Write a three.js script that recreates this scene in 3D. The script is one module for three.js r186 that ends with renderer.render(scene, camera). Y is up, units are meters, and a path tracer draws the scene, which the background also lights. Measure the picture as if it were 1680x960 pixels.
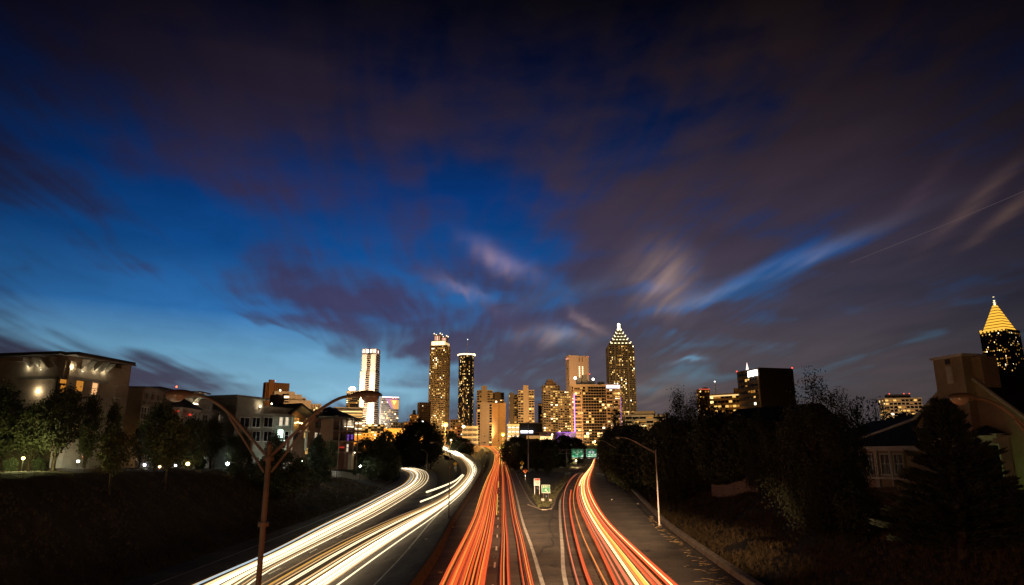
import * as THREE from 'three';
import { mergeGeometries } from 'three/addons/utils/BufferGeometryUtils.js';
import { ImprovedNoise } from 'three/addons/math/ImprovedNoise.js';

// ───────── camera, sky, dusk light, exposure ─────────
const FOC = 1100, CX = 840, CY = 480, PITCH = Math.atan(265 / 1100), EYE = 9.5;   // lens and tilt read from the photograph's vanishing points
const scene = new THREE.Scene();
const camera = new THREE.PerspectiveCamera(2 * Math.atan(480 / FOC) * 180 / Math.PI, 1680 / 960, 0.1, 12000);
camera.position.set(0, EYE, 0);
camera.rotation.x = PITCH;
const renderer = new THREE.WebGLRenderer({ antialias: true });
renderer.toneMapping = THREE.LinearToneMapping;
renderer.toneMappingExposure = 1;
renderer.shadowMap.enabled = true;

const noise3 = new ImprovedNoise();
const N = (x, y, z = 0.37) => noise3.noise(x, y, z);
const fbm = (x, y, o = 4, z = 0.37) => { let s = 0, a = 0.5; for (let i = 0; i < o; i++) { s += a * N(x, y, z + i * 7.1); x *= 2.03; y *= 2.03; a *= 0.5; } return s; };
const clamp = THREE.MathUtils.clamp, lerp = THREE.MathUtils.lerp, sst = THREE.MathUtils.smoothstep;
const rngOf = (s) => () => { s = (s + 0x6d2b79f5) | 0; let t = Math.imul(s ^ (s >>> 15), 1 | s); t = (t + Math.imul(t ^ (t >>> 7), 61 | t)) ^ t; return ((t ^ (t >>> 14)) >>> 0) / 4294967296; };
function table(t, x) { if (x <= t[0][0]) return t[0].slice(1); for (let i = 1; i < t.length; i++) if (x <= t[i][0]) { const f = (x - t[i - 1][0]) / (t[i][0] - t[i - 1][0]); return t[i].slice(1).map((b, k) => lerp(t[i - 1][k + 1], b, f)); } return t[t.length - 1].slice(1); }

// Dusk sky by direction: clear air from horizon to zenith, cloud sheets drifting along one direction, and low clouds lit by the city. Angles in degrees, az to the right of the road's heading.
const CLEAR = [[-2, .19, .4, .56], [5, .23, .46, .62], [8, .15, .37, .58], [11, .03, .165, .44], [16, .006, .075, .28], [21, .0022, .038, .185], [26, .003, .017, .085], [31, .0022, .008, .045], [36, .0012, .003, .018], [50, .0006, .0015, .009], [90, .0004, .001, .006]];
const CLOUD = [[-2, .088, .062, .072], [6, .074, .054, .08], [12, .05, .042, .085], [18, .04, .03, .064], [25, .032, .022, .042], [31, .026, .0165, .027], [37, .008, .0065, .010], [50, .003, .0025, .004], [90, .002, .0018, .003]];
//          az     el   sAz  sEl  tilt  amount   (+ cloud, - clear)
const COVER = [
  [-30, 14.5, 8.5, 5.5, 0, -.85], [-27, 10.5, 10, 3, 0, -.75], [-20, 7.6, 11, 2.8, -8, -1.15], [-15, 5, 9, 1.3, 0, -.85], [-25, 19.5, 5.5, 4.5, 0, -.6], [-1, 23, 8, 3, -6, -.62], [1.5, 19.5, 5, 4, -40, -.35],
  [13, 26.5, 4.5, 2.2, 10, -.5], [8, 34, 13, 2.5, 8, -.4], [-10, 19, 13, 4.5, 0, -.42], [5, 17, 7, 2.5, 10, -.3], [24.5, 15.3, 8.5, .8, 15, -.95], [17, 12.6, 5, .55, 10, -.7], [14.6, 7.4, 1.2, .3, 5, -.85], [12, 14, 4, .4, 6, -.35],
  [-11.5, 8.2, 7, 1, -9, -.45], [-17, 6, 6, .8, 0, -.4], [-35, 10, 5, 1.4, -6, -.2], [-34, 8.4, 6, .5, -4, -.3],
  [-17.5, 14.6, 5, 1.8, -22, .5], [-10, 11.8, 6, 1.9, -18, .42], [-7, 14.5, 5, .6, -24, -.35], [-13, 17, 4, .7, -20, -.25], [-18.5, 10.5, 5, .5, -14, .6], [-13, 8.6, 3.5, .6, -16, .5], [-28, 6.1, 12, 1.05, -6, .95], [-37, 9.5, 6, 1.6, -8, .45], [-34, 17.5, 7, 2, -22, .62], [-29, 15.5, 4, .9, -24, .4],
  [-20, 29, 15, 3.4, -8, .62], [3, 24.8, 8, 1.1, -14, .4], [27, 23, 17, 9, 10, .5], [22, 12, 16, 4, 8, .25], [28, 8, 18, 3, 0, .6], [-1, 8.2, 12, 2.4, 0, .5], [11, 17, 6, 5, 0, .35], [38, 13, 4, 5, 0, .5],
];
//          az    el   sAz  sEl tilt  r g b
const PUFF = [
  [13, 14.6, 2.3, 2.3, -20, .19, .125, .095], [-1, 16.5, 3, .75, -26, .16, .1, .1], [-4.2, 13.8, 2.4, .55, -26, .12, .075, .075], [3.9, 9.9, 2.4, .7, -6, .17, .115, .085], [6.8, 11, 1.9, .45, -34, .11, .072, .058], [12.5, 5.4, 3, 1.1, 8, .05, .035, .024],
  [36.5, 17.5, 3.2, .5, 36, .05, .028, .016], [38.5, 16.6, 3, .4, 34, .05, .028, .016], [33.6, 19.2, 3, .6, 40, .01, .005, .006], [10, 5.5, 1.6, .5, 0, .03, .022, .018], [24, 15.2, 6.5, .55, 15, .045, .055, .095], [18, 13.1, 4.5, .4, 12, .04, .06, .1], [14.6, 7.4, 1.3, .28, 5, .05, .06, .08], [5, 13.6, 5, .8, 12, .012, .03, .06],
];
function blob(b, az, el) { const t = b[4] * Math.PI / 180, x = az - b[0], y = el - b[1], u = (x * Math.cos(t) + y * Math.sin(t)) / b[2], v = (-x * Math.sin(t) + y * Math.cos(t)) / b[3], q = u * u + v * v; return q > 12 ? 0 : Math.exp(-q); }
function skyColor(dx, dy, dz) {
  const D = 180 / Math.PI, el = Math.asin(clamp(dy, -1, 1)) * D, az = Math.atan2(dx, -dz) * D;
  if (el < -1.5) return [.02, .017, .017];
  const k = 1 / (Math.max(dy, 0) + .075), th = -.13, px = (dx * Math.cos(th) + dz * Math.sin(th)) * k, pz = (-dx * Math.sin(th) + dz * Math.cos(th)) * k;   // on the cloud sheet; pz along its drift
  const wx = px + .3 * fbm(px * 1.1 + 3, pz * .5, 2), wz = pz + .5 * fbm(px * .7 - 5, pz * .6, 2);
  const broad = fbm(wx * .8, wz * .55, 3, 1.7), puffy = fbm(wx * 2.6, wz * 1.5, 3, 6.1), streak = fbm(wx * 7, wz * .8, 3, 4.2), fine = fbm(wx * 22 + broad * 3, wz * 2, 2, 8.8), flat = fbm(az * .05, el * .6 + broad * 2, 3, 12.3);
  const low = sst(el, 3, 11);
  let c = lerp(.36, .42, sst(az, 0, 20)) + broad * .4 + .62 * (1 - sst(el, 3.5, 8)) * lerp(.55, 1, sst(Math.abs(az + 17), 8, 16));
  for (const b of COVER) c += b[5] * blob(b, az + broad * 4 + puffy * 2, el + streak * 1.6 + broad * 2 + puffy * 1.2);
  const mott = fbm(az * .16 + el * .05 + puffy, el * .34 - az * .05 + streak * .3, 5, 21.5);
  c += puffy * lerp(.1, 1, low) + streak * lerp(.05, .4, low) + fine * .4 * low + flat * lerp(.55, .15, low) + mott * lerp(.3, 1, low);
  const alpha = sst(c, -.45, 1.05) * .95;
  const glow = .3 + .7 * Math.exp(-(((az + 9) / 40) ** 2)), reach = .15 + .85 * Math.exp(-(((az - 1) / 37) ** 4)), top = .1 + .9 / (1 + (Math.hypot(Math.max(el - 4, 0), az * .42) / 31) ** 6);  // reach and top darken the sky outward, lens vignette included
  const a = table(CLEAR, el), b = table(CLOUD, el), tone = (1 + broad * .5 + streak * .25 + puffy * .3 + flat * .2) * reach, warm = sst(az, -12, 16);   // the side turned from the dusk glow is greyer
  const e = [0, 0, 0], out = [0, 0, 0];
  for (const q of PUFF) { const g = blob(q, az + streak * 1.1 + mott, el + streak * .9 + fine * .4 + mott * .7) * (.85 + streak * 1.1 + fine * .8 + mott * .6); if (g > 0) for (let i = 0; i < 3; i++) e[i] += g * q[5 + i]; }
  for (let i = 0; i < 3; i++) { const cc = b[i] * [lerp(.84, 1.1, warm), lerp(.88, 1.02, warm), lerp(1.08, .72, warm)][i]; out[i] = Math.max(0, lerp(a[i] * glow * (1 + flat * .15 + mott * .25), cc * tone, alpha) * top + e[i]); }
  return out;
}
function skyTexture(W) {
  const H = W / 2, data = new Float32Array(W * H * 4), Q = Math.PI;
  for (let row = 0; row < H; row++) for (let col = 0; col < W; col++) {
    const up = ((row + .5) / H - .5) * Q, round = ((col + .5) / W - .5) * 2 * Q, o = (row * W + col) * 4;
    const coarse = up > .9 || up < -.03 || Math.sin(round) > -.5;                 // away from the view a coarser grid is enough
    if (coarse && (row % 4 || col % 4) && row > 3) { const s = ((row - row % 4) * W + col - col % 4) * 4; for (let i = 0; i < 4; i++) data[o + i] = data[s + i]; if (data[s + 3]) continue; }
    const s = skyColor(Math.cos(round) * Math.cos(up), Math.sin(up), Math.sin(round) * Math.cos(up));
    data[o] = s[0]; data[o + 1] = s[1]; data[o + 2] = s[2]; data[o + 3] = 1;
  }
  const t = new THREE.DataTexture(data, W, H, THREE.RGBAFormat, THREE.FloatType);
  t.mapping = THREE.EquirectangularReflectionMapping; t.magFilter = t.minFilter = THREE.LinearFilter; t.needsUpdate = true;
  return t;
}
scene.background = skyTexture(4096);
scene.environment = scene.background;
const dusk = new THREE.DirectionalLight(new THREE.Color(.6, .8, 1), .02);   // what is left of the sun's side of the sky
dusk.name = 'dusk_light'; dusk.position.set(-300, 120, -900); dusk.shadow.radius = 40; dusk.castShadow = true;
Object.assign(dusk.shadow.camera, { left: -400, right: 400, top: 400, bottom: -400, far: 3000 });
scene.add(dusk);

// ───────── helpers ─────────
const V = (x, y, z) => new THREE.Vector3(x, y, z), C = (r, g, b) => new THREE.Color().setRGB(r, g, b);
const CP = Math.cos(PITCH), SP = Math.sin(PITCH);
function ray(px, py) { const u = (px - CX) / FOC, v = -(py - CY) / FOC; return V(u, v * CP + SP, -CP + v * SP); }          // reading the photograph: the sight line of a point in it
function P(px, py, z) { const d = ray(px, py); return d.multiplyScalar(z / -d.z).add(camera.position); }                    // ... and where it is z metres down the road
const used = new Map();
function numbered(name) { const k = used.get(name) ?? 0; used.set(name, k + 1); return k ? name + '_' + String(k).padStart(3, '0') : name; }
function tag(o, label, category, group) { o.userData.label = label; o.userData.category = category; if (group) o.userData.group = group; return o; }
function thing(name, label, category, pos = [0, 0, 0], turn = 0, group) { const g = new THREE.Group(); g.name = numbered(name); g.position.set(...pos); g.rotation.y = turn; scene.add(g); return tag(g, label, category, group); }
function shadow(m) { m.castShadow = m.receiveShadow = true; return m; }
function merge(gs) {
  gs = [gs].flat(3).filter(Boolean).map((g) => { let q = g.index ? g.toNonIndexed() : g; for (const k of Object.keys(q.attributes)) if (!['position', 'normal', 'uv', 'color'].includes(k)) q.deleteAttribute(k); return q; });
  if (gs.some((g) => g.attributes.color)) for (const g of gs) if (!g.attributes.color) g.setAttribute('color', new THREE.BufferAttribute(new Float32Array(g.attributes.position.count * 3).fill(1), 3));
  return gs.length > 1 ? mergeGeometries(gs) : gs[0];
}
function planar(g, s = 1) {   // uv in metres by the way a face points
  const p = g.attributes.position, n = g.attributes.normal, uv = new Float32Array(p.count * 2);
  for (let i = 0; i < p.count; i++) { const ax = Math.abs(n.getX(i)), ay = Math.abs(n.getY(i)), az = Math.abs(n.getZ(i)); const [a, b] = ay > ax && ay > az ? [p.getX(i), p.getZ(i)] : ax > az ? [p.getZ(i), p.getY(i)] : [p.getX(i), p.getY(i)]; uv[2 * i] = a * s; uv[2 * i + 1] = b * s; }
  g.setAttribute('uv', new THREE.BufferAttribute(uv, 2)); return g;
}
function mesh(name, gs, m, parent = scene, keepUV) { let g = merge(gs); if (!keepUV) planar(g); const o = shadow(new THREE.Mesh(g, m)); o.name = parent === scene ? numbered(name) : name; parent.add(o); return o; }
function struct(name, gs, m, keepUV) { const o = mesh(name, gs, m, scene, keepUV); o.userData.kind = 'structure'; return o; }
function stuff(o, label) { o.userData.kind = 'stuff'; if (label) o.userData.label = label; return o; }
function bx(w, h, d, x = 0, y = 0, z = 0, ry = 0) { const g = new THREE.BoxGeometry(w, h, d); if (ry) g.rotateY(ry); return g.translate(x, y, z); }     // y is the box's middle
function bb(w, h, d, x, y, z) { return bx(w, h, d, x, y + h / 2, z); }                                                                                  // y is its foot
function cyl(r0, r1, h, x = 0, y = 0, z = 0, seg = 10) { return new THREE.CylinderGeometry(r1, r0, h, seg).translate(x, y + h / 2, z); }
function rod(a, b, r0, r1 = r0, seg = 8) { const d = b.clone().sub(a), g = new THREE.CylinderGeometry(r1, r0, d.length(), seg, 1); g.applyQuaternion(new THREE.Quaternion().setFromUnitVectors(V(0, 1, 0), d.normalize())); const m = a.clone().add(b).multiplyScalar(.5); return g.translate(m.x, m.y, m.z); }
function tube(pts, r, seg = 24, rad = 8) { return new THREE.TubeGeometry(new THREE.CatmullRomCurve3(pts, false, 'centripetal'), seg, r, rad); }
function prism(outline, depth) { const s = new THREE.Shape(outline.map(([x, y]) => new THREE.Vector2(x, y))); return new THREE.ExtrudeGeometry(s, { depth, bevelEnabled: false }); }
function quad(a, b, c, d) { const g = new THREE.BufferGeometry(); g.setAttribute('position', new THREE.Float32BufferAttribute([a, b, c, a, c, d].flatMap((v) => [v.x, v.y, v.z]), 3)); g.setAttribute('uv', new THREE.Float32BufferAttribute([0, 0, 1, 0, 1, 1, 0, 0, 1, 1, 0, 1], 2)); g.computeVertexNormals(); return g; }

// textures: tiling noise, computed
function tex(size, f, repeatMetres, srgb = true) {
  const d = new Uint8Array(size * size * 4);
  for (let y = 0; y < size; y++) for (let x = 0; x < size; x++) { const c = f(x / size, y / size); for (let i = 0; i < 3; i++) d[(y * size + x) * 4 + i] = clamp(Math.round((Array.isArray(c) ? c[i] : c) * 255), 0, 255); d[(y * size + x) * 4 + 3] = 255; }
  const t = new THREE.DataTexture(d, size, size); t.wrapS = t.wrapT = THREE.RepeatWrapping; t.magFilter = THREE.LinearFilter; t.minFilter = THREE.LinearMipmapLinearFilter; t.generateMipmaps = true;
  if (srgb) t.colorSpace = THREE.SRGBColorSpace; t.repeat.set(1 / repeatMetres, 1 / repeatMetres); t.needsUpdate = true; return t;
}
const tileN = (u, v, f, z) => { const a = u * f, b = v * f, s = 1 - u, t = 1 - v; return (N(a, b, z) * s * t + N(a - f, b, z) * u * t + N(a, b - f, z) * s * v + N(a - f, b - f, z) * u * v) / Math.sqrt((s * s + u * u) * (t * t + v * v)); };
const grain = (u, v, z, fs) => { let s = 0, a = .5; for (const f of fs) { s += a * tileN(u, v, f, z + f); a *= .6; } return s; };
const T = {
  plaster: tex(512, (u, v) => .9 + .2 * grain(u, v, 1, [4, 11, 30, 80]), 6),
  rough: tex(256, (u, v) => .5 + .6 * grain(u, v, 3, [16, 40, 90]), 2, false),
  concrete: tex(512, (u, v) => { const s = grain(u, v, 5, [3, 9, 25, 70, 140]), st = Math.max(0, tileN(u, v, 6, 9) - .15); return [.82 + .34 * s - .5 * st, .8 + .34 * s - .52 * st, .77 + .34 * s - .55 * st]; }, 5),
  road: tex(1024, (u, v) => {
    let s = .78 + .42 * grain(u, v, 7, [2, 5, 14, 60, 170, 330]);
    const patch = tileN(u, v, 3, 21); if (patch > .25) s -= .17; const rib = tileN(u * 3 % 1, v, 24, 41); s += .1 * rib;
    const vv = (v * 5) % 1, j = Math.min(vv, 1 - vv); if (j < .011 + .008 * tileN(u, v, 9, 2)) s -= .26;            // slab joints across the road, tarred
    const crack = Math.abs(tileN(u, v, 4, 31) + .3 * tileN(u, v, 13, 33)); if (crack < .012) s -= .22;
    return [s, s * .965, s * .92];
  }, 12),
  soil: tex(512, (u, v) => { const s = grain(u, v, 11, [3, 8, 22, 60, 130]), d = tileN(u, v, 5, 13); return [.62 + .5 * s + .12 * d, .6 + .5 * s, .5 + .42 * s - .1 * d]; }, 9),
  bark: tex(256, (u, v) => .75 + .6 * (tileN(u, v, 30, 15) * .6 + tileN(u, v, 9, 17) * .5), 2),
  shingle: tex(256, (u, v) => .8 + .35 * grain(u, v, 19, [6, 20, 60]), 3),
};
const mats = new Map();
function mat(r, g, b, rough = .85, more = {}) { const k = [r, g, b, rough, ...Object.entries(more).map(([a, x]) => a + (x?.uuid ?? x))].join(); if (!mats.has(k)) mats.set(k, new THREE.MeshStandardMaterial({ color: C(r, g, b), roughness: rough, ...more })); return mats.get(k); }
function lit(r, g, b, k = 1, name) { const key = ['lit', r, g, b, k].join(); if (!mats.has(key)) mats.set(key, new THREE.MeshStandardMaterial({ color: C(.02, .02, .02), roughness: .6, emissive: C(r, g, b), emissiveIntensity: k })); return mats.get(key); }
const wall = (r, g, b) => mat(r, g, b, .9, { map: T.plaster, bumpMap: T.rough, bumpScale: .01 });
const M = {
  road: mat(.17, .15, .128, .82, { map: T.road, bumpMap: T.road, bumpScale: .012 }), road2: mat(.21, .18, .15, .82, { map: T.road, bumpMap: T.road, bumpScale: .012 }),
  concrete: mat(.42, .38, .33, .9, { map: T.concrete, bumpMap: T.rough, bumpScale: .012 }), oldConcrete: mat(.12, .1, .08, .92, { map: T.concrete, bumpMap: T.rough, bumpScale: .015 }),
  soil: mat(.075, .055, .034, 1, { map: T.soil, bumpMap: T.soil, bumpScale: .12 }), bark: mat(.11, .08, .055, .95, { map: T.bark, bumpMap: T.bark, bumpScale: .03 }),
  white: mat(.75, .72, .66, .6), yellow: mat(.7, .45, .08, .6), steel: mat(.42, .4, .38, .45, { metalness: .6 }), paintedSteel: mat(.18, .12, .095, .6, { map: T.concrete }), dark: mat(.03, .03, .03, .6),
  trim: mat(.62, .58, .52, .7, { map: T.plaster }), glass: mat(.012, .013, .016, .12), shingle: mat(.028, .026, .026, .95, { map: T.shingle, bumpMap: T.shingle, bumpScale: .02 }), wood: mat(.2, .15, .1, .9, { map: T.bark }),
};

// ───────── ground and roads ─────────
const PROF = [[0, 0], [105, 0], [150, .7], [200, 1.7], [320, 3.0], [400, 5.6], [480, 8.6], [560, 12], [640, 16.2], [720, 17.2], [900, 17.5]];
const prof0 = (z) => table(PROF, z)[0], prof = (z) => z > 760 ? 17.4 : (prof0(z - 22) + prof0(z - 11) * 2 + prof0(z) * 2 + prof0(z + 11) * 2 + prof0(z + 22)) / 8;
const XL = (z) => table([[150, -29.4], [215, -36], [300, -64], [400, -110]], z)[0];
const XR = (z) => table([[0, 14.2], [54, 17.3], [69, 18.4], [93, 20.4], [131, 24.6], [200, 32], [300, 39], [420, 44]], z)[0];
function land(x, z) {
  const h = prof(z); let y = h - .28;
  if (z > 415 && z < 648) { const xr = table([[480, -17], [560, -22], [640, -33]], z)[0]; y -= 6 * sst(z, 415, 500) * sst(x, -50, -38) * (1 - sst(x, xr - 3, xr)); }
  const l = clamp((XL(z) - x) / table([[50, 10], [80, 13.5], [125, 17], [200, 20]], z)[0], 0, 1), pl = z < 72 ? 7.95 : 9.5 - .0216 * z, r = clamp((x - XR(z) - .9) / 12, 0, 1), pr = z < 190 ? 5.1 : Math.max(5.1, h + 1.5);
  const ease = (t) => t * .55 + t * t * (3 - 2 * t) * .45;
  if (l > 0) y += ease(l) * Math.max(0, pl - h) * (1 - sst(z, 235, 300)) + .28 * Math.min(1, l * 12);
  if (r > 0) y += ease(r) * (pr - h) + .28 * Math.min(1, r * 12);
  if (l > 0 || r > 0) y += (N(x * .16, z * .16, 2.2) * .35 + N(x * .5, z * .5, 5.1) * .12) * Math.min(1, Math.max(l, r) * 4);
  return y;
}
function ground(px, py, lift = 0) { let z = 2; for (; z < 900; z += z < 120 ? .5 : 1) { const q = P(px, py, z); if (q.y <= prof(z) + lift) break; } const a = P(px, py, z); a.y = prof(z) + lift; return a; }
{
  const xs = [], zs = []; for (let x = -90; x <= 90; x += 1.5) xs.push(x); for (let x = 100, s = 10; x < 6000; x += s, s *= 1.35) { xs.push(x); xs.unshift(-x); }
  for (let z = -16; z <= 330; z += 2.5) zs.push(z); for (let z = 340, s = 10; z < 7000; z += s, s *= 1.2) zs.push(z); zs.unshift(-60, -200, -900, -3000);
  const p = [], ix = []; for (const z of zs) for (const x of xs) p.push(x, land(x, z), -z);
  for (let j = 0; j + 1 < zs.length; j++) for (let i = 0; i + 1 < xs.length; i++) { const a = j * xs.length + i, b = a + xs.length; ix.push(a, a + 1, b + 1, a, b + 1, b); }
  const g = new THREE.BufferGeometry(); g.setAttribute('position', new THREE.Float32BufferAttribute(p, 3)); g.setIndex(ix); g.computeVertexNormals();
  const o = struct('ground', g, M.soil);
}
// lines over the ground, sampled evenly: a list of points -> n points
function line(pts, n) { const c = new THREE.CatmullRomCurve3(pts, false, 'centripetal'); return c.getSpacedPoints(n); }
function ribbon(L, R, lift, across = 6) {   // a sheet between two lines of equally many points
  const p = [], uv = [], ix = [], n = L.length; let s = 0;
  for (let i = 0; i < n; i++) { if (i) s += (L[i].distanceTo(L[i - 1]) + R[i].distanceTo(R[i - 1])) / 2; const w = L[i].distanceTo(R[i]); for (let k = 0; k <= across; k++) { const q = L[i].clone().lerp(R[i], k / across); p.push(q.x, prof(-q.z) + lift, q.z); uv.push(k / across * w, s); } }
  for (let i = 0; i + 1 < n; i++) for (let k = 0; k < across; k++) { const a = i * (across + 1) + k, b = a + across + 1; ix.push(a, a + 1, b + 1, a, b + 1, b); }
  const g = new THREE.BufferGeometry(); g.setAttribute('position', new THREE.Float32BufferAttribute(p, 3)); g.setAttribute('uv', new THREE.Float32BufferAttribute(uv, 2)); g.setIndex(ix); g.computeVertexNormals(); return g;
}
function side(pts) { return pts.map((p, i) => { const a = pts[Math.max(0, i - 1)], b = pts[Math.min(pts.length - 1, i + 1)]; return V(-(b.z - a.z), 0, b.x - a.x).normalize(); }); }   // to the right of the way the line runs
function shift(pts, d) { const s = side(pts); return pts.map((p, i) => p.clone().addScaledVector(s[i], d)); }
function sweep(pts, prof2, y0 = (p) => prof(-p.z), closed = true) {   // a cross-section [to the right, up] carried along a line
  const s = side(pts), n = prof2.length, p = [], ix = [], uv = []; let len = 0;
  pts.forEach((q, i) => { if (i) len += q.distanceTo(pts[i - 1]); let w = 0; prof2.forEach(([a, h], k) => { if (k) w += Math.hypot(a - prof2[k - 1][0], h - prof2[k - 1][1]); p.push(q.x + s[i].x * a, y0(q) + h, q.z + s[i].z * a); uv.push(len, w); }); });
  for (let i = 0; i + 1 < pts.length; i++) for (let k = 0; k + 1 < n; k++) { const a = i * n + k, b = a + n; ix.push(a, b, a + 1, a + 1, b, b + 1); }
  const g = new THREE.BufferGeometry(); g.setAttribute('position', new THREE.Float32BufferAttribute(p, 3)); g.setAttribute('uv', new THREE.Float32BufferAttribute(uv, 2)); g.setIndex(ix); const f = g.toNonIndexed(); f.computeVertexNormals(); return f;
}
const G = (list, lift = 0) => list.map(([a, b]) => ground(a, b, lift));
const flat = (x, z) => V(x, prof(z), -z);
// the road's edges, read from the photograph
const outL = [flat(-4.64, -20), flat(-4.64, 20), ...G([[727.5, 960], [757, 900], [775, 860], [788, 820], [799, 790], [807.5, 770], [811, 755], [810, 745], [802, 738], [789, 734]])];
const outR = [flat(2.81, -20), flat(2.81, 20), ...G([[890, 960], [872.5, 900], [858.5, 860], [848.5, 820], [841, 790], [834, 770], [831.5, 755], [830, 745], [824, 738], [812, 733.3]])];
const far1 = outL[outL.length - 1], far2 = outR[outR.length - 1];
outL.push(V(far1.x - 30, 0, far1.z - 18), V(-95, 0, far1.z - 26), V(-200, 0, far1.z - 34)); outR.push(V(far2.x - 34, 0, far2.z - 22), V(-95, 0, far2.z - 32), V(-200, 0, far2.z - 42));
const NR = 150, oL = line(outL, NR), oR = line(outR, NR);
const mid = oL.map((p, i) => p.clone().lerp(oR[i], .5));
const medianPts = line([flat(-7.2, -20), flat(-7.2, 60), ...G([[742.5, 857]]), ...G([[778, 800], [788, 780.5], [793.5, 765.5], [797, 753]])], 110);
const gore = [flat(17.2, 54)];
const rampL = line([flat(3.0, -20), flat(3.4, 20), ...G([[920.5, 960], [917, 900], [915, 841], [917, 820], [927, 800], [940, 783], [955, 770], [961, 762]])], 110);
const wallPts = line([flat(XR(0) - 1.2, -20), ...[0, 20, 40, 54, 69, 93, 110, 131, 165, 200, 250, 300].map((z) => flat(XR(z), z))], 110);
const rampR = line([flat(13.2, -20), ...[0, 20, 40, 54, 69, 93, 110, 131, 165, 200, 250, 300, 360].map((z) => flat(XR(z) - .2, z))], 110);
const aL = line([flat(-29.3, -20), flat(-29.3, 60), ...G([[470, 864], [600, 812], [640, 795], [655, 786], [655, 778], [645, 771], [625, 767]])], 110);
const aR = line([flat(-15.5, -20), flat(-15.5, 60), ...G([[655, 864], [705, 815], [716, 796], [717, 784], [710, 774], [693, 767], [668, 763]])], 110);
const bL = line([flat(-17.5, -20), flat(-17.5, 60), ...G([[640, 864], [708, 818], [741, 795], [755, 780], [754, 766], [743, 753], [722, 744], [700, 739]])], 110);
const bR = line([flat(-7.7, -20), flat(-7.7, 60), ...G([[737, 857], [774, 800], [786, 780], [790, 767], [785, 757], [765, 745], [738, 736], [715, 731]])], 110);
const road1 = struct('road', ribbon(shift(oL, -2.4), shift(oR, 4.4), .05, 8), M.road, true);
const road2 = struct('ramp_road', ribbon(rampL, rampR, .058, 8), M.road, true);
const road3 = struct('exit_road', ribbon(aL, aR, .042, 8), M.road2, true);
const road4 = struct('oncoming_road', ribbon(bL, bR, .05, 8), M.road2, true);
struct('road_shoulder', ribbon(line([flat(2.6, -20), flat(2.6, 60), flat(2.9, 125)], 30), line([flat(3.6, -20), flat(4.6, 60), ...G([[915, 838]])], 30), .04, 4), M.road, true);
{ // the cross street behind the traffic island
  const a = line(G([[880, 755], [915, 758], [962, 765]]), 20), b = line(G([[880, 765], [925, 778], [985, 786]]), 20);
  struct('cross_street', ribbon(a, b, .035, 4), M.road2, true);
}
// markings, each a child of its road
function stripe(road, pts, d, w, m, lift, name = 'edge_line', part = [0, 1]) { const k = pts.slice(Math.round(part[0] * (pts.length - 1)), Math.round(part[1] * (pts.length - 1)) + 1); const a = shift(k, d - w / 2), b = shift(k, d + w / 2); return mesh(name, ribbon(a, b, lift, 1), m, road, true); }
const worn = new THREE.MeshStandardMaterial({ color: C(.8, .76, .68), roughness: .7, map: T.plaster });
stripe(road1, oL, 0, .18, M.yellow, .06, 'edge_line', [0, .85]); stripe(road1, oR, 0, .32, worn, .06, 'edge_line', [0, .85]);
stripe(road2, rampL, .35, .34, worn, .068, 'edge_line', [0, .42]); stripe(road2, rampL, .35, .14, M.yellow, .068, 'edge_line', [.42, 1]);
stripe(road4, bR, -2.6, .16, worn, .06, 'edge_line', [0, .8]); stripe(road3, aL, 2.6, .16, worn, .052, 'edge_line', [0, .8]);
function dashes(road, pts, d, lift, from, step, w = .16, len = 3, n = 40) {
  const c = shift(pts, d); let s = 0, next = from, made = 0;
  for (let i = 1; i < c.length && made < n; i++) { const q = c[i].distanceTo(c[i - 1]); while (next < s + q && made < n) { const f = (next - s) / q, a = c[i - 1].clone().lerp(c[i], f), t = c[i].clone().sub(c[i - 1]).normalize(), b = a.clone().addScaledVector(t, len), r = V(-t.z, 0, t.x).multiplyScalar(w / 2);
      const k = [a.clone().sub(r), a.clone().add(r), b.clone().add(r), b.clone().sub(r)]; for (const v of k) v.y = prof(-v.z) + lift; mesh('lane_dash', quad(...k), worn, road, true); next += step; made++; } s += q; }
}
dashes(road1, mid, 0, .06, 60, 10.6, .17, 3, 34); dashes(road2, shift(rampL, 4.1), 0, .068, 62, 12, .15, 3, 14); dashes(road4, bR, -6.3, .06, 62, 12, .15, 3, 16); dashes(road3, aL, 9.6, .052, 66, 12, .15, 3, 14);

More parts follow.
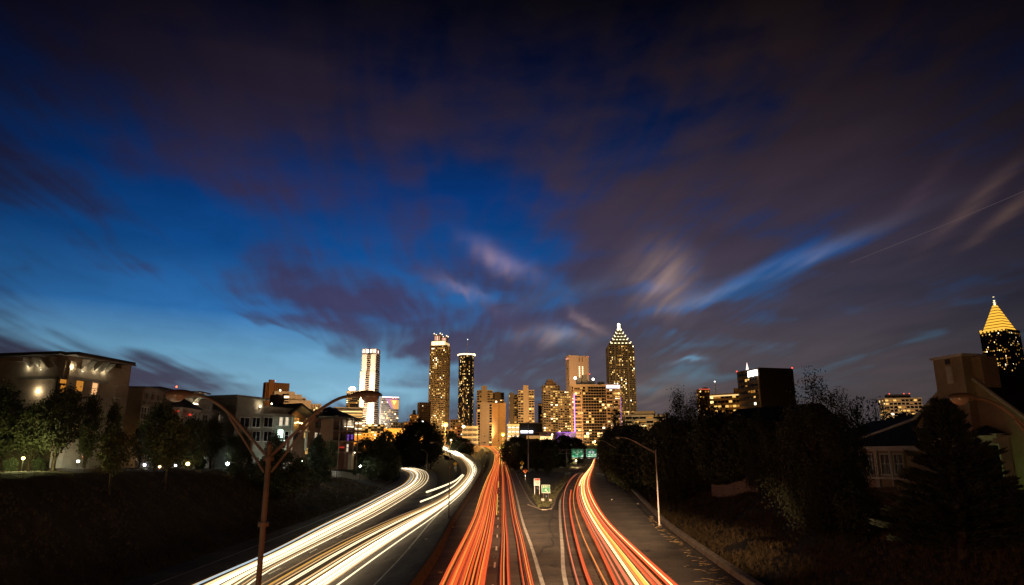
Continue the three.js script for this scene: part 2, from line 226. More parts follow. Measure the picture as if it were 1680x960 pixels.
{ // tarred cracks between the two roads
  const tar = mat(.03, .027, .025, .6), cr = [[[885, 842], [894, 850], [903, 853], [906, 838]], [[878, 853], [890, 852], [903, 853]], [[903, 853], [901, 868], [905, 886], [890, 887]], [[884, 914], [896, 899], [905, 898], [905, 884]], [[872, 899], [888, 902], [905, 897]], [[884, 932], [898, 927], [912, 934]], [[886, 948], [902, 944], [916, 950]], [[880, 925], [906, 921], [914, 926]], [[816, 958], [818, 920], [820, 895]]];
  for (const c of cr) { const pts = line(G(c), 22).map((p, i) => p.clone().add(V(.12 * N(p.x * 2, p.z * 2), 0, .16 * N(p.z * 2, p.x * 2, 4)))); mesh('road_crack', ribbon(shift(pts, -.045), shift(pts, .045), .064, 1), tar, road1, true); }
  const stain = new THREE.MeshStandardMaterial({ color: C(.06, .052, .045), roughness: .55, map: T.concrete });
  for (const [px, py, w, l] of [[930, 905, .5, .9], [1005, 870, .45, 1.2], [1060, 905, .6, .8], [850, 925, .3, .8], [700, 925, .4, 1.2], [1090, 940, .5, .7], [985, 935, .3, .6]]) { const p = ground(px, py), s = new THREE.Shape(); for (let i = 0; i <= 26; i++) { const a = i / 26 * Math.PI * 2, r = .7 + .5 * N(Math.cos(a) * 1.6 + px, Math.sin(a) * 1.6, 2); s[i ? 'lineTo' : 'moveTo'](Math.cos(a) * w * r, Math.sin(a) * l * r); } mesh('oil_stain', new THREE.ShapeGeometry(s).rotateX(-Math.PI / 2).translate(p.x, prof(-p.z) + .0645, p.z), stain, road1); }
}
// the median barrier, the wall on the right, kerbs round the island, the rail
{
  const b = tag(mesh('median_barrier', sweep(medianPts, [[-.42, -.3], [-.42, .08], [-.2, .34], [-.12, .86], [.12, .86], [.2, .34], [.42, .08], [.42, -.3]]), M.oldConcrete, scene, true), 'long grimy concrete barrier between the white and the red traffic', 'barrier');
  const w = thing('retaining_wall', 'low tan concrete wall along the right kerb of the ramp', 'wall');
  mesh('wall_body', sweep(wallPts, [[-.05, -.3], [-.05, .55], [.02, .62], [.5, .66], [.55, .6], [.55, -.4]]), mat(.58, .5, .41, .9, { map: T.concrete, bumpMap: T.rough, bumpScale: .02 }), w, true);
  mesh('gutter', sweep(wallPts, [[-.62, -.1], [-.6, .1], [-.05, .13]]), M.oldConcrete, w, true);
  const iL = line([ground(846, 775), ...G([[852, 790], [860, 806], [869, 822], [880, 834]])], 30), iR = line([ground(945, 778), ...G([[925, 796], [912, 815], [909, 826], [904, 835]])], 30);
  const prof3 = [[-.15, -.2], [-.15, .14], [-.1, .17], [.12, .17], [.15, -.2]];
  const k = thing('island_kerb', 'pale worn kerb tracing the point of the grass traffic island', 'kerb');
  mesh('kerb_stone', sweep(iL, prof3), M.concrete, k, true); mesh('kerb_stone', sweep(iR, prof3), M.concrete, k, true); mesh('kerb_stone', sweep(line(G([[866, 829], [880, 834.5], [892, 838], [904, 836]]), 12), prof3), M.concrete, k, true);
  // the island's own earth
  const n = 24, L = line(iL, n), R = line(iR.slice(), n), p = [], ix = [];
  const far = [ground(846, 771), ground(948, 774)];
  for (let i = 0; i <= n; i++) for (let q = 0; q <= 10; q++) { const v = L[n - i].clone().lerp(R[n - i], q / 10); p.push(v.x, prof(-v.z) + .1 + .55 * Math.sin(Math.PI * q / 10) * Math.min(1, i / 8) + .06 * N(v.x, v.z), v.z); }
  for (let i = 0; i < n; i++) for (let q = 0; q < 10; q++) { const a = i * 11 + q, c = a + 11; ix.push(a, a + 1, c + 1, a, c + 1, c); }
  const g = new THREE.BufferGeometry(); g.setAttribute('position', new THREE.Float32BufferAttribute(p, 3)); g.setIndex(ix); g.computeVertexNormals(); struct('island_ground', g, M.soil);
  const railPts = line([...G([[859, 771.5], [852, 765], [846, 757], [840, 748], [832, 740], [822, 735]])], 40);
  const rail = thing('guard_rail', 'pale steel guard rail curving up along the red lanes', 'guard rail');
  mesh('rail', sweep(railPts, [[0, .45], [.06, .52], [.02, .6], [.06, .68], [0, .75], [-.03, .6], [0, .45]]), M.white, rail, true);
  for (let i = 0; i <= 40; i += 4) { const q = railPts[i]; mesh('post', bb(.12, .9, .16, q.x + .12, prof(-q.z) - .2, q.z), M.wood, rail); }
  mesh('end_cap', bb(.5, .5, .3, railPts[0].x, prof(-railPts[0].z) + .35, railPts[0].z + .3), M.white, rail);
}
{ // where the road climbs and turns away, a wall carries it over the white lanes
  const q = shift(oL, -2.9).filter((p) => -p.z > 515), o = thing('viaduct_wall', 'brown concrete wall carrying the far red lanes over the bend', 'wall');
  mesh('wall_body', sweep(q, [[-.3, -7], [-.3, .1], [.15, .1], [.15, -7]]), mat(.34, .24, .16, .9, { map: T.concrete }), o, true);
  mesh('parapet', sweep(q, [[-.45, .1], [-.45, 1.3], [.2, 1.3], [.2, .1], [-.45, .1]]), M.concrete, o, true);
}

// ───────── light trails: lines of light along the lanes, at the height of the lamps that drew them ─────────
const TR = {
  white: lit(1, .8, .5, 1.7), hot: lit(1, .86, .6, 3.6), cream: lit(1, .6, .24, 1), amber: lit(1, .5, .08, .8), blue: lit(.6, .78, .9, .75), dim: lit(.8, .45, .2, .5),
  red: lit(.88, .105, .022, 1), deep: lit(.55, .05, .015, .8), orange: lit(1, .26, .045, 1.1), gold: lit(1, .5, .08, 1.5), pink: lit(1, .22, .1, .95), flame: lit(1, .64, .24, 3),
};
const ORD = ['first', 'second', 'third', 'fourth', 'fifth', 'sixth', 'seventh', 'eighth', 'ninth', 'tenth', 'eleventh', 'twelfth', 'thirteenth', 'fourteenth', 'fifteenth', 'sixteenth', 'seventeenth', 'eighteenth', 'nineteenth', 'twentieth'];
function trail(pts, r, m, label, group, part = [0, 1], seg = 90) {
  const c = new THREE.CatmullRomCurve3(pts, false, 'centripetal'), n = seg, q = []; for (let i = 0; i <= n; i++) q.push(c.getPointAt(lerp(part[0], part[1], i / n)));
  const o = new THREE.Mesh(new THREE.TubeGeometry(new THREE.CatmullRomCurve3(q), seg, r, 6), m); o.name = numbered('light_trail'); scene.add(o); tag(o, label, 'light trail', group); return o;
}
// two outer lines read from the photograph; f between them
function between(A, B, n = 70) { const a = line(A, n), b = line(B, n); return (f, h, wob = 0, ph = 0) => a.map((p, i) => { const q = p.clone().lerp(b[i], f + wob * Math.sin(i * .09 + ph)); q.y = prof(-q.z) + h; return q; }); }
const run = (list, h) => { const g = G(list, h), n = g.length, d = g[0].clone().sub(g[1]).normalize(); return [g[0].clone().addScaledVector(d, 48), ...g]; };   // starts under the bridge one stands on
{
  const rnd = rngOf(11), h = .66;
  const aa = between(run([[325.5, 960], [436, 912], [532, 862], [624, 816], [661, 796], [672, 783], [669, 775], [654, 770], [638, 768.5]], h), run([[407, 960], [436, 941], [569, 871], [624, 842], [676, 810], [698, 794], [703, 781], [694, 772], [678, 768]], h));
  const A = [[.0, 'amber', .07], [.035, 'cream', .06], [.1, 'blue', .11], [.17, 'white', .09], [.22, 'cream', .05], [.27, 'amber', .05], [.33, 'white', .12], [.42, 'hot', .14], [.49, 'white', .06], [.55, 'cream', .05], [.61, 'white', .13], [.7, 'white', .08], [.76, 'amber', .05], [.84, 'white', .07], [.93, 'cream', .05], [1, 'white', .08]];
  A.forEach(([f, m, r], i) => trail(aa(f, h + rnd() * .25, .015, rnd() * 6), r * .68, TR[m], m === 'blue' ? 'pale blue light trail beside the amber outermost one on the left road' : (m === 'amber' ? 'thin amber' : m === 'cream' ? 'thin cream' : 'white') + ' light trail bending off to the left exit, ' + ORD[i] + ' from the grass side', 'headlight trails on the left exit'));
  const bbn = between(run([[436, 960], [495, 927], [569, 888], [650, 851], [709, 827], [745, 803], [761, 787], [766.5, 775], [764.5, 764], [750, 749], [724, 736], [700, 731]], h), run([[556, 960], [643, 897], [717, 845], [761, 807], [779, 781], [782, 770], [777, 760], [765, 751], [748, 741], [731, 734.5], [708, 729]], h));
  const B = [[0, 'dim', .07], [.06, 'amber', .11], [.13, 'dim', .06], [.2, 'cream', .07], [.28, 'white', .08], [.36, 'white', .06], [.44, 'cream', .09], [.52, 'white', .12], [.57, 'amber', .05], [.63, 'hot', .13], [.7, 'white', .09], [.76, 'hot', .11], [.84, 'white', .12], [.9, 'cream', .05], [1, 'white', .09]];
  B.forEach(([f, m, r], i) => trail(bbn(f, h + rnd() * .25, .02, rnd() * 6), r * .68, TR[m], (m === 'amber' || m === 'dim' ? 'dull amber' : m === 'cream' ? 'cream' : 'white') + ' trail round the bend of the oncoming lanes, ' + ORD[B.length - 1 - i] + ' from the median', 'headlight trails on the oncoming lanes'));
  [.12, .3, .46, .62, .8, .95].forEach((f, i) => trail(bbn(f, h + .15), .34, TR.hot, 'thick white trail in the far oncoming bend, ' + ORD[5 - i] + ' from the median', 'thick white trails in the far bend', [.5, .985], 60));
  trail(G([[700, 807.5], [722, 800], [745, 790], [759, 779]], h + .1), .2, TR.white, 'short white trail ending left of the bend, the upper of two', undefined, [0, 1], 30);
  trail(G([[690, 823.5], [712, 815], [742, 799], [761, 780]], h + .1), .15, TR.white, 'short white trail ending left of the bend, the lower of two', undefined, [0, 1], 30);
}
{
  const rnd = rngOf(5), h = .75, k = oL.length;
  const rr = (f, hh, part0 = 0, part1 = 1, wob = .01, ph = 0) => { const o = []; for (let i = 2; i < k; i += 2) { const q = oL[i].clone().lerp(oR[i], f + wob * Math.sin(i * .12 + ph)); q.y = prof(-q.z) + hh; o.push(q); } return o; };
    for (let i = 0; i < 19; i++) { const m = ['red', 'orange', 'deep', 'red', 'orange', 'red'][(i * 7) % 6], f = .035 + i * .0215 + (rnd() - .5) * .012; trail(rr(f, .6 + rnd() * .55, 0, 1, .008, rnd() * 6), .045 + rnd() * .05, TR[m], (m === 'deep' ? 'dark red' : m) + ' trail in the crowded lane of the middle road, ' + ORD[i] + ' from its yellow edge', 'tail-light trails in the crowded lane'); }
  trail(rr(.004, .7), .05, TR.gold, 'golden light trail along the yellow edge line of the middle road');
  trail(rr(.465, .8), .055, TR.gold, 'short golden flash of a turn signal beside the dashed line', undefined, [.135, .185], 20);
  trail(rr(.475, .8), .05, TR.gold, 'small golden flash beyond the longer one beside the dashed line', undefined, [.21, .24], 14);
  [[.585, 'red', .05], [.61, 'orange', .05], [.645, 'red', .07], [.67, 'deep', .05]].forEach(([f, m, r], i) => trail(rr(f, .7 + rnd() * .2, 0, 1, .006, rnd() * 6), r, TR[m], m + ' tail-light trail just right of the dashed lane line, ' + ORD[i] + ' from it', 'trails right of the dashed line'));
  [[.795, 'red', .055], [.83, 'deep', .05], [.86, 'orange', .06], [.88, 'red', .05]].forEach(([f, m, r], i) => trail(rr(f, .7 + rnd() * .2, 0, 1, .006, rnd() * 6), r, TR[m], m + ' tail-light trail close to the solid white edge line, ' + ORD[3 - i] + ' from it', 'trails by the white edge line'));
  [.42, .56, .72].forEach((f, i) => trail(rr(f, 1.0), .09, TR.gold, 'golden light trail in the bend where the red lanes climb, ' + ORD[i] + ' from the inside', 'golden trails in the climbing bend', [.42, .62], 40));
}
{
  const rnd = rngOf(23), h = .72;
  const cc = between(run([[1010, 960], [985, 905], [964, 862], [950, 830], [946.5, 808], [951, 790], [964, 773], [973, 758], [974.5, 754]], h), run([[1107, 960], [1045, 903], [1001, 860], [977, 825], [967, 797], [970, 776], [976, 757], [977, 753.5]], h));
  const rows = [[0, 'red', .13], [.09, 'pink', .07], [.22, 'pink', .12], [.33, 'flame', .1], [.39, 'orange', .1], [.46, 'gold', .12], [.53, 'flame', .07], [.6, 'red', .12], [.67, 'pink', .07], [.74, 'orange', .06], [.8, 'red', .1], [.86, 'flame', .05], [.92, 'red', .1], [1, 'red', .12]];
  rows.forEach(([f, m, r], i) => trail(cc(f, h + rnd() * .3, .012, rnd() * 6), r, TR[m], (m === 'flame' || m === 'gold' ? 'yellow' : m === 'pink' ? 'pale red' : m) + ' light trail in the bundle on the right-hand ramp, ' + ORD[rows.length - 1 - i] + ' from the right wall', 'trails in the bundle on the ramp'));
  [.15, .35, .55].forEach((f, i) => trail(cc(f, h + .2), .13, TR.flame, 'broad yellow light trail where the ramp curves away, ' + ORD[i] + ' from the inside', 'broad yellow trails on the ramp', [.42, .97], 50));
  trail(run([[949, 960], [939.6, 925.6], [931.6, 889], [926, 850], [924.7, 820], [929, 799.6], [937, 786], [946.5, 778]], h), .055, TR.pink, 'thin red trail nearest the white line on the ramp');
  trail(run([[969, 960], [960, 935], [946.5, 889], [936.5, 843], [935, 820], [937, 805]], h), .13, TR.red, 'broad red trail second from the white line on the ramp');
  trail(run([[994.6, 960], [976, 923], [955.6, 877.5], [942, 831.7], [941.4, 809], [949, 786], [957, 776]], h), .055, TR.orange, 'thin orange trail third from the white line on the ramp');
  trail(G([[905, 757.5], [914, 758], [925, 760]], h + .3), .2, TR.red, 'short red trail on the cross street behind the island', undefined, [0, 1], 14);
  trail([P(1395, 431, 3000), P(1530, 377, 3000), P(1692, 309, 3000)], .8, lit(.1, .075, .085, 1), 'thin straight light trail of an aircraft high on the right', undefined, [0, 1], 20);
}

// ───────── downtown ─────────
const W_ = { a: lit(1, .42, .07, .42), b: lit(1, .56, .14, 1.15), c: lit(1, .68, .26, 2.4), d: lit(1, .84, .55, 4), red: lit(1, .08, .05, 2.5), purple: lit(.5, .16, .95, .8), orange: lit(1, .42, .05, .5) };
const WALL = { tan: wall(.42, .31, .2), brown: wall(.24, .15, .09), cream: wall(.6, .52, .4), white: wall(.72, .68, .6), dark: wall(.05, .045, .045), brick: wall(.3, .13, .07), granite: wall(.5, .4, .33), grey: wall(.3, .28, .26) };
function faceAxes(face, w, d) {   // for a box of width w and depth d: origin, direction along, outward
  return { front: [V(-w / 2, 0, d / 2), V(1, 0, 0), V(0, 0, 1), w], right: [V(w / 2, 0, d / 2), V(0, 0, -1), V(1, 0, 0), d], left: [V(-w / 2, 0, -d / 2), V(0, 0, 1), V(-1, 0, 0), d], back: [V(w / 2, 0, -d / 2), V(-1, 0, 0), V(0, 0, -1), w] }[face];
}
function slab(o, u, n, a0, a1, y0, y1, out0, out1) {   // a block on a face: a along it, y up, out away from it
  const A = o.clone().addScaledVector(u, (a0 + a1) / 2).addScaledVector(n, (out0 + out1) / 2), g = new THREE.BoxGeometry(a1 - a0, y1 - y0, out1 - out0);
  g.applyMatrix4(new THREE.Matrix4().makeBasis(u, V(0, 1, 0), n)); return g.translate(A.x, (y0 + y1) / 2, A.z);
}
function pane(o, u, n, a0, a1, y0, y1, out) { const at = (a, y) => o.clone().addScaledVector(u, a).addScaledVector(n, out).setY(y); return quad(at(a0, y0), at(a1, y0), at(a1, y1), at(a0, y1)); }
// a storeyed block: a dark glass body, piers and spandrels proud of it, and the windows that are lit
function block(root, w, h, d, y0, s) {
  const rnd = rngOf(s.seed ?? 1), piers = [], sp = [], wins = { a: [], b: [], c: [], d: [] };
  const fh = s.floor ?? 3.6, nf = Math.max(1, Math.round(h / fh)), fy = h / nf;
  mesh('glazing', bb(w - .5, h - .2, d - .5, 0, y0, 0), s.glass ?? M.glass, root);
  for (const f of s.faces ?? ['front', 'left', 'right']) {
    const [o, u, n, len] = faceAxes(f, w, d), nb = Math.max(1, Math.round(len / (s.bay ?? 3.4))), bw = len / nb, pw = s.pier ?? .8, sh = s.spandrel ?? 1.2;
    if (pw > 0) for (let i = 0; i <= nb; i++) { const c = i * bw; piers.push(slab(o, u, n, Math.max(0, c - pw / 2), Math.min(len, c + pw / 2), y0, y0 + h, -.3, s.proud ?? .12)); }
    if (sh > 0) for (let j = 0; j <= nf; j++) { const y = y0 + j * fy; sp.push(slab(o, u, n, 0, len, Math.max(y0, y - sh / 2), Math.min(y0 + h, y + sh / 2), -.3, (s.proud ?? .12) - .05)); }
    for (let j = 0; j < nf; j++) { const row = rnd() < (s.rowP ?? .08) ? .8 : 0; for (let i = 0; i < nb; i++) { const p = Math.max(row, (typeof s.p === 'function' ? s.p(f, i / nb, j / nf, i, j) : s.p ?? .3) * clamp(.95 + 2 * N(i * .37 + (s.seed ?? 1), j * .23, 3.3), .12, 2.2)); if (rnd() > p) continue; const q = rnd(), k = q < (s.dimShare ?? .5) ? 'a' : q < .8 ? 'b' : q < .95 ? 'c' : 'd'; const y = y0 + j * fy + sh / 2, top = y0 + (j + 1) * fy - sh / 2; wins[k].push(pane(o, u, n, i * bw + pw / 2 + .1, (i + 1) * bw - pw / 2 - .1, y + .1 + (rnd() < .3 ? (top - y) * .35 : 0), top - .1, -.2)); } }
  }
  if (piers.length || sp.length) mesh('facade', [piers, sp], s.wall, root);
  for (const k of 'abcd') if (wins[k].length) stuff(mesh('lit_window', wins[k], W_[k], root, true));
  mesh('roof', bb(w + .3, .8, d + .3, 0, y0 + h, 0), s.roofMat ?? s.wall, root);
  return root;
}
// a tower placed by the columns and the row of its top in the photograph, z metres away; ratio = depth over width
function lot(name, label, px0, px1, top, z, yaw = 0, ratio = .8, sink = 3, cat = 'tower') {
  const pc = (px0 + px1) / 2, q = P(pc, top, z), zc = (q.clone().sub(camera.position)).dot(V(0, SP, -CP)), view = (px1 - px0) / FOC * zc;
  const turn = Math.atan2(-q.x, z) + yaw, base = prof(Math.min(z, 900)) - sink, w = view / (Math.cos(yaw) + ratio * Math.abs(Math.sin(yaw))), d = w * ratio;
  const g = thing(name, label, cat, [q.x, base, -z - d / 2], turn); const yOf = (py, zz = z) => P(pc, py, zz).y - base, m = zc / FOC;
  return { g, w, d, h: q.y - base, yOf, m, base, x: q.x, z };
}
function beacon(t, x, y, z, m = W_.red, r = .7) { mesh('beacon_light', new THREE.SphereGeometry(r, 8, 6).translate(x, y, z), m, t.g); }
function floodMast(px, z, y, tx, ty, tz, I, col, cone = .5, label = 'floodlight') {   // a street flood: housing, glowing lens and the light just before it
  const b = P(px, 735, z); const yb = prof(Math.min(z, 900)) - 2, o = thing('floodlight_mast', label, 'floodlight', [b.x, yb, b.z]);
  const d = V(tx - b.x, ty - (yb + y), tz - b.z).normalize(), at = V(0, y, 0);
  mesh('pole', cyl(.18, .12, y, 0, 0, 0, 8), M.steel, o);
  mesh('housing', rod(at.clone().addScaledVector(d, -.9), at, .35, .7, 10), M.dark, o);
  const len = mesh('lamp_lens', rod(at, at.clone().addScaledVector(d, .06), .62, .62, 10), lit(...col, 4), o);
  const L = new THREE.SpotLight(C(...col), I * 2.4, 0, cone, .6, 2); L.name = 'flood'; L.position.copy(at.clone().addScaledVector(d, .4)); L.target.position.copy(at.clone().addScaledVector(d, 10)); L.shadow.radius = 25; L.castShadow = true; o.add(L, L.target); return o;
}
const SODIUM = [1, .46, .1], WARM = [1, .6, .26], WHITE = [1, .85, .66];
{ // slab hotel with fins
  const t = lot('finned_hotel', 'dark hotel slab with tall vertical fins above the white stepped block', 431, 472, 628, 1100, .25, .35);
  mesh('body', bb(t.w, t.h, t.d, 0, 0, 0), WALL.brick, t.g);
  for (let i = 0; i < 13; i++) mesh('fin', bb(.9, t.h * .97, 1.5, -t.w / 2 + (i + .5) * t.w / 13, 2, t.d / 2 + .6), WALL.tan, t.g);
  mesh('lift_shaft', bb(8, t.h + 4, 6, -t.w * .27, 0, t.d / 2 + 1.8), wall(.45, .24, .13), t.g); mesh('entrance_block', bb(20, t.h * .62, 8, -t.w * .2, 0, t.d / 2 + 6), WALL.dark, t.g); beacon(t, -t.w * .1, t.h + 3, t.d / 2, lit(1, .3, .5, 2));
  mesh('wall_sign', new THREE.CylinderGeometry(3, 3, .5, 20).rotateX(Math.PI / 2).scale(.7, 1, 1).translate(t.w * -.03, t.h * .5, t.d / 2 + 10.3), lit(.55, .6, 1, 2.2), t.g);
}
{ // white stepped block
  const t = lot('stepped_block', 'floodlit white block stepping down to the right behind the apartments', 446, 520, 644, 900, .1, .4, 3, 'building');
  const X = (px) => (px - 483) * t.m, m = wall(.62, .5, .38);
  for (const [a, b, py, k] of [[446, 478, 644, 0], [478, 489, 648.5, 1.1], [489, 496, 653, .4], [470, 504, 658, 5], [504, 521, 663, 2]]) { const y = t.yOf(py); mesh('wall', bb(X(b) - X(a), y, t.d, (X(a) + X(b)) / 2, 0, k), m, t.g); mesh('parapet', bb(X(b) - X(a) + .4, .9, t.d + .4, (X(a) + X(b)) / 2, y, k), WALL.cream, t.g); }
  for (let j = 0; j < 6; j++) { const y = t.yOf(646.5 + j * 4); mesh('window', bb(X(469) - X(459), 1.7, .5, (X(459) + X(469)) / 2, y - 2, t.d / 2 + .05), j === 1 ? W_.d : M.glass, t.g); }
  for (let j = 0; j < 3; j++) for (let i = 0; i < 4; i++) mesh('window', bb(1.6, 1.5, .4, X(506.5 + i * 3.6), t.yOf(666.5 + j * 3.2), t.d / 2 + 2.05), i * j === 2 ? W_.c : M.glass, t.g);
  for (let j = 0; j < 4; j++) mesh('window', bb(1.8, 1.7, .4, X(450.5), t.yOf(650 + j * 4), t.d / 2 + .05), j % 2 ? W_.c : M.glass, t.g);
  mesh('roof_lamp', new THREE.SphereGeometry(1.1, 10, 8).translate(X(455), t.yOf(643.5) + 1.8, t.d / 2 - 2), lit(1, .8, .6, 6), t.g);
}
{ // the white stepped tower
  const t = lot('stepped_tower', 'tall floodlit white tower in four steps with dark window strips', 588, 623, 572, 1300, -.32, .72);
  const tiers = [[572, 609, 21], [609, 640, 22.6], [640, 668, 24.2], [668, 720, 25.8]], slabM = wall(.78, .68, .55), sideM = wall(.4, .3, .24);
  const k = t.w / 25.8;
  tiers.forEach(([a, b, wp], i) => {
    const y1 = t.yOf(a), y0 = i === 3 ? 0 : t.yOf(b), w = wp * k, off = -(25.8 - wp) * k * -.32, d = t.d + i * 1.2;
    mesh('core', bb(w, y1 - y0, d, off, y0, 0), sideM, t.g); mesh('strip_glazing', bb(w * .25, y1 - y0 - 1, .2, off, y0 + .4, d / 2 + .12), M.glass, t.g);
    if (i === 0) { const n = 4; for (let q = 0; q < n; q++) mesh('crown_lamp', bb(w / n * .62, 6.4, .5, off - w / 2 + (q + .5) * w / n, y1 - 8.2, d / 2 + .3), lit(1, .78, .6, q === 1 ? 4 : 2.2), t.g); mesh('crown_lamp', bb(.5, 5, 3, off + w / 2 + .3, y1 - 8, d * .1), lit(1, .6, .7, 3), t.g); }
    const yt = i === 0 ? y1 - 11 : y1;
    for (const s of [-1, 1]) mesh('white_slab', bb(w * .33, yt - y0 - .8, 1.2, off + s * w * .3, y0 + .4, d / 2 + .6), slabM, t.g);
    const nf = Math.round((yt - y0) / 4); for (let j = 0; j < nf; j++) mesh('spandrel', bb(w * .24, 1.9, .6, off, y0 + (j + .3) * (yt - y0) / nf, d / 2 + .32), wall(.3, .2, .13), t.g);
    const sw = [], sd = []; for (let j = 0; j < nf; j++) sd.push(slab(V(w / 2 + off, 0, d / 2), V(0, 0, -1), V(1, 0, 0), 1, d - 1, y0 + (j + .25) * (yt - y0) / nf, y0 + (j + .75) * (yt - y0) / nf, -.2, .08)); mesh('window_band', sd, M.glass, t.g);
  });
  const bs = thing('stepped_office', 'low office with lit window bands at the foot of the stepped tower', 'building', [P(606, 700, 1180).x, prof(900) - 3, -1180], 0); block(bs, 52, P(600, 697, 1180).y - prof(900) + 3, 20, 0, { wall: WALL.cream, floor: 3.6, bay: 5, pier: .3, spandrel: 1.5, p: .75, dimShare: .3, seed: 4 });
}
{ const t = lot('office_tower', 'dark office tower under the bright orange rooftop lamp', 567, 588, 642, 1150, 0, .9); block(t.g, t.w, t.h, t.d, 0, { wall: WALL.dark, bay: 3.2, pier: .5, spandrel: 1.4, p: .28, rowP: .12, seed: 7 });
  mesh('rooftop_lamp', new THREE.SphereGeometry(3.4, 16, 12).scale(1.7, 1, 1).translate(-2, t.h + 4.5, t.d / 2 - 2), lit(1, .68, .3, 9), t.g); mesh('lamp_bracket', bb(1.2, 3, 1.2, -2, t.h, t.d / 2 - 2), M.dark, t.g); const L = new THREE.PointLight(C(1, .6, .25), 9000); L.name = 'roof_lamp'; L.position.set(-2, t.h + 6, t.d / 2 + 6); L.shadow.radius = 60; L.castShadow = true; t.g.add(L); }
{ // glass office with a coloured screen
  const t = lot('glass_office', 'dark glass office with a purple and orange light display at its top', 622, 653, 652, 1250, .18, .6); block(t.g, t.w, t.h, t.d, 0, { wall: WALL.dark, bay: 2.4, pier: .25, spandrel: 1.5, p: (f, a, b) => b > .72 ? .1 : .45, rowP: .2, seed: 9 });
  const tri = (pts, m, z) => mesh('screen', prism(pts, .4).translate(0, 0, t.d / 2 + z), m, t.g), Y = (py) => t.yOf(py), X = (px) => (px - 637.5) * t.m;
  tri([[X(629), Y(654)], [X(641), Y(672)], [X(650), Y(654)]].reverse(), lit(.75, .2, .6, .55), .25); tri([[X(637), Y(656)], [X(643), Y(671)], [X(651.5), Y(671)], [X(651.5), Y(656)]].reverse(), lit(1, .42, .05, .75), .75); tri([[X(640), Y(657)], [X(644), Y(665)], [X(648), Y(657)]].reverse(), lit(1, .75, .2, 1.4), 1.25);
  mesh('cornice_lamp', bb(t.w * .98, 1.6, .6, 0, t.h - .6, t.d / 2 + .5), lit(1, .75, .75, 2.6), t.g);
}
{ const t = lot('beige_block', 'low beige block left of the stepped tower', 545, 592, 669, 1000, 0, .5, 3, 'building'); block(t.g, t.w, t.h, t.d, 0, { wall: WALL.cream, floor: 4, bay: 60, pier: .4, spandrel: 2.2, p: .6, seed: 2 }); }
{ // long amber building over the dark trees
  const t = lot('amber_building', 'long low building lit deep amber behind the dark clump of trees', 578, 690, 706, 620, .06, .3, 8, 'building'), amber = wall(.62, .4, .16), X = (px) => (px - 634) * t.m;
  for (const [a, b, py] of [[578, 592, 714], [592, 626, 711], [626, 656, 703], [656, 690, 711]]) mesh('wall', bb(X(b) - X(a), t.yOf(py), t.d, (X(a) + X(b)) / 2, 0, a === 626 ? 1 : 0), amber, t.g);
  const rnd = rngOf(31); for (let j = 0; j < 4; j++) for (let i = 0; i < 16; i++) { const px = 595 + i * 5.6, py = 714 + j * 5.2, f = px > 626 && px < 656 ? 1 : 0; if (px > 686) continue; const q = rnd(); mesh('window', bb(1.5, 1.5, .3, X(px), t.yOf(py) - .7, t.d / 2 + f + .03), q < .18 ? W_.d : q < .34 ? W_.c : q < .38 ? W_.purple : M.glass, t.g); }
}
{ const t = lot('domed_block', 'reddish block with a small dark cupola behind the big round tree', 655, 685, 680, 900, 0, .6, 3, 'building'); block(t.g, t.w * .55, t.h * .78, t.d, 0, { wall: WALL.brick, bay: 3, p: .35, seed: 12 }); const u = new THREE.Group(); const b = bb(t.w * .5, t.h, t.d, t.w * .27, 0, -1); mesh('wing', b, wall(.42, .24, .12), t.g); for (let j = 0; j < 4; j++) for (let i = 0; i < 4; i++) mesh('window', bb(1.2, 1.7, .3, t.w * (.08 + .125 * i), t.h - 4 - j * 4.2, t.d / 2 - .95), (i + j) % 3 ? M.glass : W_.b, t.g); mesh('cupola', cyl(t.w * .13, t.w * .06, 4, t.w * .27, t.h, 0, 10), WALL.dark, t.g); mesh('cupola_roof', new THREE.SphereGeometry(t.w * .1, 10, 6, 0, 6.3, 0, 1.6).translate(t.w * .27, t.h + 4, 0), WALL.dark, t.g); }
{ const t = lot('brown_block', 'plain brown block left of the golden tower', 684, 706, 661, 1100, .3, .8, 3); block(t.g, t.w, t.h, t.d, 0, { wall: WALL.brown, bay: 3, pier: 1.8, spandrel: 2, p: .03, rowP: 0, seed: 15 }); }
